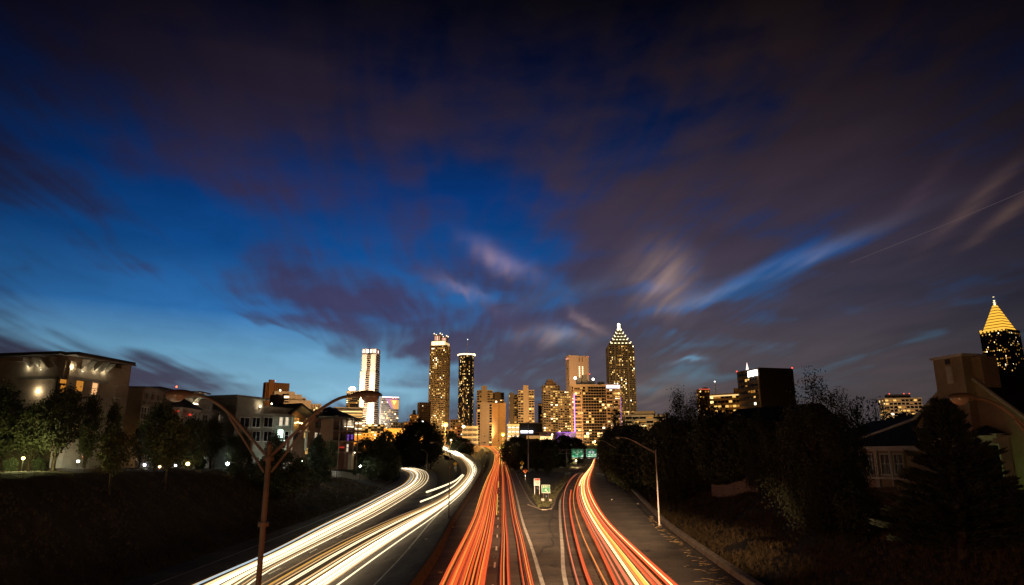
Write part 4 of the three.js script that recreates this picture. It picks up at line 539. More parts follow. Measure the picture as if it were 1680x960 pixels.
{ // corner block with the flat projecting roof
  const base = 7.7, h = house('corner_apartments', 'tan corner block with a flat bracketed roof and two lit wall lamps', 95, 72, 199, 81.2, base), g = h.g, L = h.len, H = 11.6;
  // its own left return faces the camera
  const C0 = P(22, 600, 73.2), c = V(C0.x - P(95, 600, 72).x, 0, C0.z - P(95, 600, 72).z), retLen = c.length(), retTurn = Math.atan2(c.z, -c.x);   // world turn of the return's x axis (from far end to the corner)
  const r = new THREE.Group(); g.add(r); r.name = 'end_wall'; r.rotation.y = retTurn - g.rotation.y; const rm = (name, gs, m) => mesh(name, gs, m, r);
  mesh('wall', bb(L, H, 12, L / 2, 0, -6), AW.tan, g);
  rm('wall', bb(retLen, H, 9, -retLen / 2, 0, -4.4), AW.tan);
  const lx = h.hit(175, 610, 0)[0];
  mesh('cornice', bb(lx + .1, .35, .4, lx / 2, 9.6, .15), AW.stone, g); rm('cornice', bb(retLen, .35, .4, -retLen / 2, 9.6, .15), AW.stone);
  mesh('cornice', bb(L, .22, .3, L / 2, 6.2, .12), AW.stone, g); mesh('parapet_cap', bb(L - lx + .2, .25, 12.2, (L + lx) / 2, H - .1, -6), AW.stone, g); mesh('chimney_block', bb(1.6, H + .7, 1.6, L - .7, 0, -.6), AW.tan, g);
  mesh('pilaster', [bb(.9, H, .35, .45, 0, .17), bb(.7, 9.6, .3, lx - .3, 0, .14)], AW.tan, g); rm('pilaster', [bb(.9, H, .35, -.45, 0, .17)], AW.tan);
  const roof = mesh('roof', [bb(lx + 3, .3, 14, lx / 2 + .4, H + .45, -4.9)], WALL.dark, g); rm('roof', bb(retLen + 2.4, .3, 9, -retLen / 2 - .5, H + .46, -2.7), WALL.dark);
  mesh('fascia', bb(lx + 3.1, .16, .12, lx / 2 + .4, H + .3, 2.12), AW.brown, g); mesh('roof_rim', bb(lx + .4, .5, 12.2, lx / 2, H, -5.95), AW.tan, g);
  const brk = (x, o, m) => m('bracket', prism([[0, 0], [.5, .2], [1.25, .9], [1.25, 1.1], [0, 1.1]], .15).rotateY(-Math.PI / 2).translate(x + .12, H - .78, 0), AW.stone);
  for (let i = 0; i < 5; i++) brk(lx * (.3 + i * .16), 0, (n, q, m) => mesh(n, q, m, g)); for (let i = 0; i < 4; i++) brk(-retLen * (.2 + i * .2), 0, rm);
  for (const [x, gg] of [[lx * .35, g], [lx * .62, g], [lx * .85, g], [-retLen * .55, r], [-retLen * .8, r]]) { mesh('soffit_lamp', bb(.16, .08, .12, x, H - .98, .12), lit(1, .9, .65, 2), gg); const q = new THREE.PointLight(C(1, .88, .6), 1.1); q.name = 'soffit'; q.position.set(x, H - .7, .55); q.shadow.radius = 6; q.castShadow = true; gg.add(q); }
  sconce(r, -retLen * .52, 8.3, 0, 6); { const [x, y] = h.hit(112, 603); sconce(g, x, y, 0, 6); }
  winPx(h, 95, 620, 135, 652, 0, M.glass, AW.dframe, [3, 1]);
  const pw = (a, b, cc, d, m) => { const [x0, y1] = h.hit(a, b, .1), [x1, y0] = h.hit(cc, d, .1); mesh('lit_pane', bb(x1 - x0, y1 - y0, .06, (x0 + x1) / 2, y0, .13), m, g); };
  pw(99, 622, 110, 630, LW.amber); pw(100, 632, 106, 645, LW.amber); pw(126, 624, 134, 642, LW.amber);
  winPx(h, 150.5, 628, 157, 648, .25, LW.warm, AW.frame, [0, 1]); winPx(h, 188, 634, 195, 653, .25, lit(1, .72, .42, 1.2), AW.frame, [0, 1]);
  for (const [a, b] of [[97, 103], [117, 124], [139, 144], [185, 190]]) winPx(h, a, 696, b, 714, .25, a > 180 ? LW.pale : LW.yellow, AW.frame, [0, 1]); winPx(h, 187, 665, 194, 684, .25, LW.pale, AW.frame, [0, 1]);
  winPx(h, 136, 740, 143, 754, 0, LW.warm, AW.frame, [0, 1]);
  const ew = (x0, y0, x1, y1, m, f, b) => window_(r, x0, y0, x1, y1, 0, m, f, b); ew(-retLen * .62, 4.4, -retLen * .22, 7.0, M.glass, AW.dframe, [2, 1]); mesh('lit_pane', [bb(.75, 1.0, .05, -retLen * .47, 5.3, .13), bb(.6, .5, .05, -retLen * .47, 4.6, .13)], LW.amber, r); ew(-retLen * .7, .9, -retLen * .5, 2.4, LW.yellow, AW.frame, [0, 1]);
  // lower wing to the left
  const wing = house('left_wing', 'lower tan wing at the left edge beside the corner block', -70, 74, 45, 75.5, base); mesh('wall', bb(wing.len + 1, 9.9, 11, wing.len / 2, 0, -5.6), AW.tan, wing.g); mesh('parapet_cap', bb(wing.len + 1.2, .3, 11.3, wing.len / 2, 9.9, -5.6), AW.stone, wing.g); mesh('cornice', bb(wing.len + 1, .25, .35, wing.len / 2, 6.6, .1), AW.stone, wing.g); for (let i = 0; i < 3; i++) for (let j = 0; j < 2; j++) window_(wing.g, 1.2 + i * 3.1, 1 + j * 3.4, 2.6 + i * 3.1, 2.8 + j * 3.4, 0, M.glass, AW.frame, [1, 1]);
}
{ // grey block with the little porch
  const base = 7.2, h = house('porch_apartments', 'grey apartment block with a white columned roof porch and rooftop hut', 229, 91, 345, 116, base), g = h.g, L = h.len, H = 10.9;
  mesh('wall', bb(L, H, 11, L / 2, 0, -5.5), AW.grey, g); mesh('end_wall', bb(.3, H + .25, 8, .1, 0, -4), AW.tan, g);
  mesh('parapet_cap', bb(L + .5, .28, 11.4, L / 2, H, -5.5), AW.stone, g); mesh('cornice', bb(L, .4, .4, L / 2, H - 2.1, .2), AW.stone, g); for (let i = 0; i < 14; i++) mesh('dentil', bb(.5, .7, .3, .8 + i * L / 14.5, H - 1.3, .12), AW.stone, g);
  const a = h.hit(252, 640, -7)[0], b2 = h.hit(300, 640, -7)[0]; mesh('roof_hut', bb(b2 - a, H + 2, 4, (a + b2) / 2, 0, -8), AW.stone, g); mesh('roof_hut', bb(3, H + 1.6, 3.4, b2 + 1.4, 0, -8.4), AW.brown, g);
  winPx(h, 221 + 10, 668, 238, 688, 0, M.glass, AW.frame, [1, 1]); winPx(h, 240, 669, 246.5, 688, 0, M.glass, AW.frame, [1, 1]); winPx(h, 231, 700, 237, 720, 0, M.glass, AW.frame, [1, 1]); winPx(h, 239, 700, 245, 720, 0, M.glass, AW.frame, [1, 1]);
  winPx(h, 274, 641, 282, 655, 0, lit(1, .75, .55, 2), AW.frame, [0, 0]); { const [x, y] = h.hit(288, 638, .3); mesh('warning_lamp', new THREE.SphereGeometry(.13, 8, 6).translate(x, y + .3, .4), lit(1, .12, .04, 5), g); }
  { const [x, y] = h.hit(321, 654, .3); for (const k of [0, .9]) { mesh('bracket', prism([[0, 0], [1, 1.2], [1, 1.5], [0, 1.5]], .25).rotateY(-Math.PI / 2).translate(x + k * 1.4, y - .8, 0), AW.stone, g); } mesh('soffit_lamp', bb(1.6, .12, .2, x, y - .9, .35), lit(1, .88, .6, 6), g); const q = new THREE.PointLight(C(1, .85, .55), 4); q.name = 'soffit'; q.position.set(x, y - .4, .7); q.shadow.radius = 6; q.castShadow = true; g.add(q); mesh('awning', bb(4.4, .2, 2, x, y + .8, .8), AW.brown, g); }
  const [px0] = h.hit(297, 690, 2), [px1] = h.hit(326, 690, 2), py = h.hit(311, 674, 2)[1], pf = h.hit(311, 697, 2)[1]; const p = new THREE.Group(); p.name = 'porch'; g.add(p); mesh('column', bb(.35, py - pf, .35, px0 + .3, pf, 1.7), M.trim, p); mesh('column', bb(.35, py - pf, .35, px1 - .3, pf, 1.7), M.trim, p); mesh('lintel', bb(px1 - px0 + .4, .4, 2.2, (px0 + px1) / 2, py, 1), M.trim, p); mesh('porch_roof', new THREE.ConeGeometry((px1 - px0) * .78, 1.5, 4).rotateY(Math.PI / 4).scale(1, 1, .5).translate((px0 + px1) / 2, py + 1.1, .8), M.shingle, p); mesh('porch_floor', bb(px1 - px0 + .3, .3, 2.2, (px0 + px1) / 2, pf - .3, 1), M.trim, p);
  for (const [a1, b1] of [[298, 676], [316, 682]]) { const [x, y] = h.hit(a1, b1, 1); mesh('neon_sign', bb(.9, .25, .08, x, y, .6), LW.red, g); }
  const pair = (a1, b1, c1, d1, m) => winPx(h, a1, b1, c1, d1, 0, m, AW.dframe, [0, 1]); pair(333, 682, 337.5, 694, M.glass); pair(340, 702, 345, 709, LW.amber); pair(305, 705, 310, 719, M.glass); pair(318, 705, 323, 719, M.glass);
}
{ // set-back link with lit windows
  const base = 6.9, h = house('link_block', 'low dark link block with lit strip windows behind the lamp arm', 345, 118, 372, 126, base), g = h.g; mesh('wall', bb(h.len + 2, 10.2, 9, h.len / 2, 0, -5), AW.brown, g); mesh('roof', new THREE.ConeGeometry(h.len * .8, 1.6, 4).rotateY(Math.PI / 4).scale(1, 1, .8).translate(h.len / 2, 11, -5), M.shingle, g);
  for (const [a, b, c, d, m] of [[358.5, 681, 362, 695, LW.pale], [364, 681, 367.5, 695, LW.white], [370, 707, 378, 720, LW.yellow], [356, 706, 359, 720, LW.pale], [369, 731, 374, 741, LW.amber]]) winPx(h, a, b, c, d, -.5, m, AW.dframe, [0, 1]);
}
{ // stone block with the stair lamp
  const base = 6.5, h = house('stone_apartments', 'pale stone block with large dark windows and a bright stairway lamp', 382, 122, 480, 138, base), g = h.g, L = h.len, H = h.hit(470, 672)[1];
  mesh('wall', bb(L, H, 12, L / 2, 0, -6), AW.stone, g); const [x1, yt] = h.hit(432, 657); mesh('centre_bay', bb(x1 - .2, yt, 6, x1 / 2 - .1, 0, -2.6), AW.stone, g); mesh('roof_slab', bb(x1 + 1.6, .4, 7.4, x1 / 2 - .2, yt, -2.6), AW.stone, g); mesh('cornice', bb(L + .3, .35, .9, L / 2, h.hit(450, 681)[1], .2), AW.stone, g); mesh('parapet_cap', bb(L + .3, .3, 12.4, L / 2, H, -6), AW.stone, g);
  const W4 = (a, b, c, d, m = M.glass) => winPx(h, a, b, c, d, .42, m, AW.frame, [1, 0]); W4(394, 685, 407.5, 701); W4(414, 685, 425, 701); W4(433, 685, 446, 701); W4(432.5, 708, 444, 724); W4(414, 708, 425, 724); W4(395, 708, 407, 724); winPx(h, 458, 685, 462.5, 698, 0, LW.pale, AW.frame, [0, 1]); winPx(h, 468, 685, 472, 698, 0, LW.pale, AW.frame, [0, 1]); winPx(h, 467, 708, 472, 722, 0, M.glass, AW.frame, [0, 1]);
  const [sx, sy] = h.hit(422, 667); sconce(g, sx, sy, .42, 7); const [a0, b1] = h.hit(455, 705), [a1, b0] = h.hit(461, 718.5); mesh('stair_lamp', bb(a1 - a0, b1 - b0, .25, (a0 + a1) / 2, b0, .25), LW.green, g); mesh('door_canopy', bb(1.9, .25, 1, (a0 + a1) / 2, b0 - .7, .5), LW.green, g); const q = new THREE.PointLight(C(.7, 1, .85), 9); q.name = 'stair'; q.position.set((a0 + a1) / 2, (b0 + b1) / 2, 1); q.shadow.radius = 10; q.castShadow = true; g.add(q);
  { const [x, y] = h.hit(440, 661, -1); sconce(g, x, y - .2, -.4, 3); }
}
{ // rust coloured block with gables and balconies
  const base = 6.2, h = house('gabled_apartments', 'dark rust apartment block with an orange lit porch and stacked balconies', 476, 138, 584, 162, base), g = h.g, L = h.len, y = (px, py, z = 0) => h.hit(px, py, z)[1], x = (px, py = 700, z = 0) => h.hit(px, py, z)[0];
  mesh('wall', bb(L, y(530, 675), 12, L / 2, 0, -7.5), AW.rust, g);
  // gable with the orange room
  const ga = x(473), gb = x(508), gy = y(490, 683); mesh('gable_roof', prism([[ga - 1.2, gy], [(ga + gb) / 2 - 1.5, y(484, 669) + .4], [gb + 1, gy - .2], [gb + 1, gy + .2], [(ga + gb) / 2 - 1.5, y(484, 669) + .9], [ga - 1.2, gy + .4]], 7).translate(0, 0, -5.6), M.shingle, g);
  mesh('chimney', bb(2, 3, 2, x(484.5), y(485, 671), -5), AW.brown, g);
  const r0 = x(475), r1 = x(499), ry0 = y(488, 706), ry1 = y(488, 685); mesh('porch_back', bb(r1 - r0, ry1 - ry0, .3, (r0 + r1) / 2, ry0, -1.5), wall(.7, .5, .25), g); mesh('porch_floor', bb(r1 - r0 + 1, .35, 2.6, (r0 + r1) / 2, ry0 - .35, -.2), M.trim, g); for (const q of [r0, r1]) mesh('column', bb(.4, ry1 - ry0 + 4, .4, q, ry0 - 4, .7), M.trim, g);
  for (let i = 0; i < 7; i++) mesh('string_light', new THREE.SphereGeometry(.14, 8, 6).translate(lerp(r0 + .3, r1 - .3, i / 6), ry0 + 1.5 + .1 * Math.cos(i * 2), .1), lit(1, .7, .3, 9), g); const q = new THREE.PointLight(C(1, .5, .1), 30); q.name = 'porch'; q.position.set((r0 + r1) / 2, ry0 + 2.6, .2); q.shadow.radius = 8; q.castShadow = true; g.add(q);
  const wd = (a, b, c, d, m, z = -1.45, f = AW.dframe) => winPx(h, a, b, c, d, z, m, f, [1, 1]); wd(498, 710, 503, 719, LW.yellow); for (const [a, m] of [[517, M.glass], [524, M.glass], [532, LW.yellow]]) wd(a, 693, a + 5, 702, m); for (const [a, m] of [[516, LW.pale], [524, LW.pale], [531, LW.pale]]) wd(a, 710, a + 4, 718, m); wd(542, 711, 544.5, 723, LW.pale); for (const a of [477, 484]) wd(a, 712, a + 4, 722, M.glass); wd(541, 732, 544, 746, LW.amber); wd(500, 735, 504, 745, LW.yellow);
  mesh('fascia', bb(x(545) - x(508), .5, .6, (x(545) + x(508)) / 2, y(525, 680), -1.2), AW.brown, g); for (let i = 0; i < 4; i++) mesh('bracket', prism([[0, 0], [.9, 1], [.9, 1.3], [0, 1.3]], .2).rotateY(-Math.PI / 2).translate(x(516 + i * 8), y(525, 682), -1.4), AW.stone, g); for (const a of [518, 538]) { const [sx, sy] = h.hit(a, 679, -1); mesh('soffit_lamp', bb(.6, .1, .2, sx, sy - .4, -.9), lit(1, .85, .55, 5), g); const l2 = new THREE.PointLight(C(1, .85, .5), 2.2); l2.name = 'soffit'; l2.position.set(sx, sy, -.6); l2.shadow.radius = 5; l2.castShadow = true; g.add(l2); }
  // hipped bay with balconies
  const b0 = x(548, 700, 2), b1 = x(583, 700, 2), e = y(565, 686, 2); mesh('bay_wall', bb(b1 - b0, e, 9, (b0 + b1) / 2, 0, -2.6), AW.rust, g); mesh('hip_roof', new THREE.ConeGeometry((b1 - b0) * .86, y(550, 668, 0) - e, 4).rotateY(Math.PI / 4).scale(1, 1, .8).translate((b0 + b1) / 2 - .5, e + (y(550, 668, 0) - e) / 2 + .2, -2), M.shingle, g); mesh('eave', bb(b1 - b0 + 2.6, .3, 11.5, (b0 + b1) / 2, e - .1, -2), M.dark, g);
  mesh('frieze', bb((b1 - b0) * .62, 1.3, .2, b1 - (b1 - b0) * .32, e - 1.6, 1.95), M.trim, g); mesh('soffit_lamp', bb((b1 - b0) * .5, .1, .15, b1 - (b1 - b0) * .32, e - 1.9, 2.35), lit(1, .85, .6, 5), g); const l3 = new THREE.PointLight(C(1, .85, .55), 5); l3.name = 'eave'; l3.position.set(b1 - (b1 - b0) * .3, e - 1.1, 3); l3.shadow.radius = 8; l3.castShadow = true; g.add(l3);
  for (const py of [708, 725, 743]) { const yy = y(566, py, 3), bal = new THREE.Group(); bal.name = 'balcony'; g.add(bal); mesh('slab', bb(b1 - b0, .25, 2, (b0 + b1) / 2, yy, 2.9), AW.brown, bal); mesh('rail', bb(b1 - b0, .08, .08, (b0 + b1) / 2, yy + 1.1, 3.8), M.dark, bal); const bars = []; for (let i = 0; i < 22; i++) bars.push(bb(.03, 1.05, .03, b0 + .1 + i * (b1 - b0 - .2) / 21, yy + .05, 3.8)); mesh('baluster', bars, M.dark, bal); }
  for (const px of [553, 564, 577, 583]) mesh('post', bb(.2, e, .2, x(px, 700, 3), 0, 3.7), AW.brown, g); winPx(h, 567, 694, 570, 706, 1.9, LW.warm, AW.dframe, [0, 1]); winPx(h, 556, 694, 561, 706, 1.9, M.glass, AW.dframe, [1, 1]); winPx(h, 569, 713, 572, 724, 1.9, LW.violet, AW.dframe, [0, 1]); winPx(h, 575, 713, 579, 721, 1.9, LW.violet, AW.dframe, [0, 1]); winPx(h, 556, 712, 561, 723, 1.9, M.glass, AW.dframe, [1, 1]); winPx(h, 568, 729, 571, 741, 1.9, LW.pale, AW.dframe, [0, 1]);
  { const [nx, ny] = h.hit(560, 735, 2); mesh('neon_sign', bb(2, .22, .1, nx, ny, 2.1), LW.red, g); mesh('lit_pillar', bb(.9, 3.4, .9, x(575, 745, 4), 0, 4.2), AW.tan, g); const l4 = new THREE.PointLight(C(1, .75, .5), 3); l4.name = 'pillar'; l4.position.set(x(575, 745, 4) + .2, 3.6, 5.2); l4.shadow.radius = 6; l4.castShadow = true; g.add(l4); mesh('wall_lamp', new THREE.SphereGeometry(.13, 8, 6).translate(x(575, 745, 4) + .2, 3.6, 4.9), lit(1, .75, .5, 8), g); }
}
// ───────── the house on the right bank ─────────
{
  const base = 5.0, h = house('tan_house', 'tan gabled house with a broad chimney and bay windows on the right bank', 1512, 60, 1700, 50, base, 'house'), g = h.g, m = wall(.36, .27, .18), x = (px, py = 700, z = 0) => h.hit(px, py, z)[0], y = (px, py, z = 0) => h.hit(px, py, z)[1];
  const e = y(1512, 700), pk = y(1575, 612), xr = x(1720, 705), xp = x(1580, 620);
  mesh('wall', prism([[x(1506), 0], [xr, 0], [xr, y(1720, 712)], [xp, pk], [x(1540, 643), y(1540, 643)], [x(1503), e]], .4).translate(0, 0, -.4), m, g); mesh('house_body', bb(x(1700) - x(1510), y(1600, 716), 9, (x(1700) + x(1510)) / 2, 0, -5), m, g); mesh('gable_roof', [quad(V(xp, pk + .1, -9), V(xp, pk + .1, .2), V(xr, y(1720, 712) + .1, .2), V(xr, y(1720, 712) + .1, -9)), quad(V(xp, pk + .1, .2), V(xp, pk + .1, -9), V(x(1500), e + .1, -9), V(x(1500), e + .1, .2))], M.shingle, g);
  mesh('main_roof', [prism([[0, 0], [-9, 0], [-9, -.3], [0, -.3]], 1).translate(0, 0, 0)].map(() => { const a = y(1640, 601, -6); return quad(V(xp, a, -6), V(xp, e, -.6), V(xr + 12, e - .5, -.6), V(xr + 12, a, -6)); }), M.shingle, g);
  const rake = (p, q) => mesh('rake_board', rod(V(p[0], p[1], .08), V(q[0], q[1], .08), .17, .17, 4), M.trim, g);
  rake(h.hit(1597, 622), h.hit(1690, 690)); rake(h.hit(1544, 641), h.hit(1502, 686));
  const c0 = x(1549, 630), c1 = x(1598, 630), ct = y(1570, 588); mesh('chimney', bb(c1 - c0, ct, 2.2, (c0 + c1) / 2, 0, -.3), m, g); mesh('chimney_cap', bb(c1 - c0 + .3, .22, 2.5, (c0 + c1) / 2, ct, -.3), M.trim, g); mesh('chimney_side', bb(.9, ct - .1, 1.6, c1 + .42, 0, -.9), m, g); mesh('louvre', bb(.55, 1.4, .1, x(1573, 620), y(1573, 630), .85), M.trim, g); for (let i = 0; i < 7; i++) mesh('louvre_slat', bb(.5, .05, .08, x(1573, 620), y(1573, 630) + .15 + i * .17, .93), M.trim, g); mesh('vent', bb(.4, .4, .1, x(1567, 588), ct - .5, .84), M.dark, g);
  // right bay window
  const bw = new THREE.Group(); bw.name = 'bay_window'; bw.position.set(x(1631, 760), y(1631, 802), 0); g.add(bw); const bh = y(1631, 716) - y(1631, 802), w3 = (x(1662, 760) - x(1601, 760)) / 2;
  mesh('bay_wall', prism([[-w3, 0], [-w3 * .75, 1.1], [w3 * .75, 1.1], [w3, 0]], bh).rotateX(-Math.PI / 2).rotateY(Math.PI), M.trim, bw); mesh('bay_roof', new THREE.ConeGeometry(w3 * 1.25, .8, 8).scale(1, 1, .85).translate(0, bh + .45, .2), M.shingle, bw); mesh('bay_cornice', bb(w3 * 2.1, .3, 1.5, 0, bh - .12, .5), M.trim, bw);
  for (const s of [-.36, .36]) { window_(bw, s * w3 * 2 - .55, .7, s * w3 * 2 + .55, bh - .7, 1.12, M.glass, M.trim, [0, 1]); }
  // wing with the two bay windows
  const wg = new THREE.Group(); wg.name = 'wing'; g.add(wg); const q0 = x(1400, 760), q1 = x(1508, 760), we = y(1450, 738), wf = we + .4;
  mesh('wing_wall', bb(q1 - q0 + .4, we, 7, (q0 + q1) / 2 + .1, 0, -4), m, wg); mesh('fascia', bb(q1 - q0 + .8, .42, .5, (q0 + q1) / 2, we - .1, -.3), M.trim, wg);
  const rr = (a, b) => { const [xx, yy] = h.hit(a, b, -.3); return [xx, yy]; }; const A = rr(1402, 724), B = rr(1507, 686); mesh('wing_roof', quad(V(q0 - .4, we + .3, -.1), V(q1 + .5, we + .3, -.1), V(q1 + .5, B[1] + 1, -5), V(q0 + 1.4, B[1] + .6, -5)), M.shingle, wg); mesh('rake_board', rod(V(A[0], A[1], -.1), V(B[0], B[1], -.1), .12, .12, 4), M.trim, wg); mesh('back_roof', new THREE.ConeGeometry(6.5, 3, 4).rotateY(Math.PI / 4).translate(q0 + 3, we + 2.4, -8), M.shingle, wg);
  for (const [a, b] of [[1420, 1434], [1444, 1462], [1466, 1484]]) { const [xa, yb] = h.hit(a, 746, -.4), [xb, ya] = h.hit(b, 778, -.4); window_(wg, xa, ya, xb, yb, -.5, mat(.08, .06, .055, .2), M.trim, [1, 1]); }
  for (const a of [1414, 1438, 1441, 1464]) mesh('pilaster', bb(.16, we, .2, x(a, 770, -.4), 0, -.42), M.trim, wg); mesh('sill_band', bb(q1 - q0, .2, .3, (q0 + q1) / 2, y(1450, 786, -.4), -.4), M.trim, wg);
  // warm light inside, seen through the conifer
  winPx(h, 1520, 722, 1576, 744, .02, LW.amber, M.trim, [3, 0]);
  // the greenish lamp at the side yard
  const L = new THREE.PointLight(C(.5, 1, .25), 3.5); L.name = 'yard'; const lx = x(1672, 770), ly = y(1672, 790); L.position.set(lx, ly, 3.4); L.shadow.radius = 8; L.castShadow = true; g.add(L); mesh('yard_lamp', new THREE.SphereGeometry(.14, 8, 6).translate(lx, ly, 3.4), lit(.5, 1, .25, 3), g); mesh('lamp_stake', bb(.08, ly, .08, lx, 0, 3.4), M.dark, g);
}
{ // dark houses further along the bank
  for (const [a, za, b, zb, base, eave, ridge, lb, w] of [[1188, 118, 1318, 104, 5.2, 692, 668, 'black-roofed house below the dark corner tower', WALL.dark], [1056, 175, 1102, 165, 6, 722, 694, 'small house with a dark gable among the trees above the ramp', WALL.brown], [1384, 82, 1452, 74, 5.3, 712, 692, 'dark brown roof left of the tan house, below the bare tree', wall(.2, .13, .1)]]) {
    const h = house('dark_house', lb, a, za, b, zb, base, 'house'), e = h.hit((a + b) / 2, eave)[1], r = h.hit((a + b) / 2, ridge, -4)[1]; mesh('wall', bb(h.len, e, 8, h.len / 2, 0, -4), w, h.g); mesh('roof', prism([[.6, e], [-4, r], [-8.6, e]], h.len + 1).rotateY(-Math.PI / 2).scale(-1, 1, 1).translate(0, 0, 0).applyMatrix4(new THREE.Matrix4().makeScale(-1, 1, 1)).translate(h.len + .5, 0, 0), M.shingle, h.g);
    mesh('fascia', bb(h.len + 1, .22, .2, h.len / 2, e - .1, .4), a < 1100 ? M.trim : WALL.dark, h.g); for (let i = 0; i < 3; i++) window_(h.g, h.len * (.15 + .28 * i), 1.2, h.len * (.15 + .28 * i) + 1.1, 2.8, 0, i === 1 && a < 1300 ? LW.amber : M.glass, M.trim, [1, 1]);
  }
}

// ───────── trees ─────────
function leaf(out, col, p, s, rnd, c) {
  const a = rnd() * 6.283, b = Math.acos(2 * rnd() - 1), d = V(Math.sin(b) * Math.cos(a), Math.cos(b) * .8 - .25, Math.sin(b) * Math.sin(a)).normalize(), e = V(rnd() - .5, rnd() - .5, rnd() - .5).cross(d).normalize(), L = s * (.7 + rnd() * .7), w = L * .34, m = p.clone().addScaledVector(d, L * .5), t = p.clone().addScaledVector(d, L), l = m.clone().addScaledVector(e, w), r = m.clone().addScaledVector(e, -w);
  for (const v of [p, l, t, p, t, r]) out.push(v.x, v.y, v.z); const k = .65 + rnd() * .7; for (let i = 0; i < 6; i++) col.push(c[0] * k, c[1] * k, c[2] * k);
}
function leavesGeo(out, col) { const g = new THREE.BufferGeometry(); g.setAttribute('position', new THREE.Float32BufferAttribute(out, 3)); g.setAttribute('color', new THREE.Float32BufferAttribute(col, 3)); g.setAttribute('uv', new THREE.Float32BufferAttribute(new Float32Array(out.length / 3 * 2), 2)); g.computeVertexNormals(); return g; }
const LEAF = new THREE.MeshStandardMaterial({ color: C(1, 1, 1), vertexColors: true, roughness: .75, side: THREE.DoubleSide });
// height 1 = 10 m; broad, oval or weeping crowns from clumps of leaves on limbs
function broadTree(seed, { w = 3.2, low = 2.2, leaves = 9000, size = .3, clumps = 46, c = [.05, .06, .024], spire = 0, ragged = 0 }) {
  const rnd = rngOf(seed), out = [], col = [], limbs = [], H = 10, mid = (H + low) / 2, hh = (H - low) / 2;
  const tr = [V(0, -.3, 0), V((rnd() - .5) * .3, low * .6, (rnd() - .5) * .3), V((rnd() - .5) * .5, mid, (rnd() - .5) * .5), V(0, H - 1.2, 0)]; const curve = new THREE.CatmullRomCurve3(tr);
  for (let i = 0; i < 8; i++) { const a = curve.getPoint(i / 8), b = curve.getPoint((i + 1) / 8); limbs.push(rod(a, b, .24 * (1 - i / 9), .24 * (1 - (i + 1) / 9), 8)); }
  for (let k = 0; k < clumps; k++) {
    const y = -1 + 2 * (k + .5) / clumps + (rnd() - .5) * .2, ang = k * 2.39996 + rnd() * .8, shape = spire ? Math.max(.01, 1 - (y + 1) / 2) ** .75 * .95 + .08 : Math.sqrt(Math.max(.03, 1 - y * y)) * (y < 0 ? 1 : .95), rr = w * shape * (.45 + .6 * Math.sqrt(rnd())), p = V(Math.cos(ang) * rr, mid + y * hh * .93, Math.sin(ang) * rr);
    if (ragged) { const k2 = rnd(); p.x *= .75 + .7 * k2; p.z *= .75 + .7 * k2; p.y = Math.max(.8, p.y * (.72 + .36 * rnd()) + (y > .3 ? rnd() * .5 : 0)); }
    const from = curve.getPoint(clamp((p.y - 1.2) / H, .12, .92)); limbs.push(rod(from, p, .07, .02, 5));
    const cr = (spire ? .55 : .95) * (.6 + rnd() * .7) * (w / 3.2) ** .5, n = Math.round(leaves / clumps * (.6 + rnd() * .8)), t = .75 + rnd() * .5;
    for (let i = 0; i < n; i++) { const q = V(rnd() + rnd() + rnd() - 1.5, (rnd() + rnd() + rnd() - 1.5) * (ragged ? 1.25 : .75), rnd() + rnd() + rnd() - 1.5).multiplyScalar(cr * (ragged ? .95 : 1.25)); leaf(out, col, p.clone().add(q), size, rnd, c.map((v) => v * t)); }
  }
  return { trunk: planar(merge(limbs)), crown: leavesGeo(out, col) };
}
function conifer(seed, { w = 3.4, c = [.022, .03, .018], n = 30000 }) {
  const rnd = rngOf(seed), out = [], col = [], limbs = [rod(V(0, -.3, 0), V(.1, 9.6, 0), .26, .03, 8)];
  for (let k = 0; k < 120; k++) { const f = (k + rnd()) / 120, y = .5 + f * 9, len = w * (1 - f) ** .8 * (.65 + rnd() * .5) + .25, a = k * 2.39996 + rnd(), up = .35 + .5 * f, tip = V(Math.cos(a) * len, y + len * up * .55, Math.sin(a) * len), root = V(0, y, 0); limbs.push(rod(root, tip, .05, .012, 4));
    const m = Math.round(n / 120 * (1.3 - f)); for (let i = 0; i < m; i++) { const t = .2 + .85 * Math.sqrt(rnd()), p = root.clone().lerp(tip, t).add(V((rnd() - .5) * .5, (rnd() - .7) * .45, (rnd() - .5) * .5).multiplyScalar(1.25 - t * .7)), d = V(Math.cos(a) * .7 + (rnd() - .5), .7 * up + rnd() * .3 - .1, Math.sin(a) * .7 + (rnd() - .5)).normalize(), L = .22 + rnd() * .2, s = V(rnd() - .5, rnd() - .5, rnd() - .5).cross(d).normalize().multiplyScalar(.05); const q = p.clone().addScaledVector(d, L); for (const v of [p.clone().add(s), q, p.clone().sub(s)]) out.push(v.x, v.y, v.z); const kk = .6 + rnd() * .8; for (let j = 0; j < 3; j++) col.push(c[0] * kk, c[1] * kk, c[2] * kk); } }
  return { trunk: planar(merge(limbs)), crown: leavesGeo(out, col) };
}
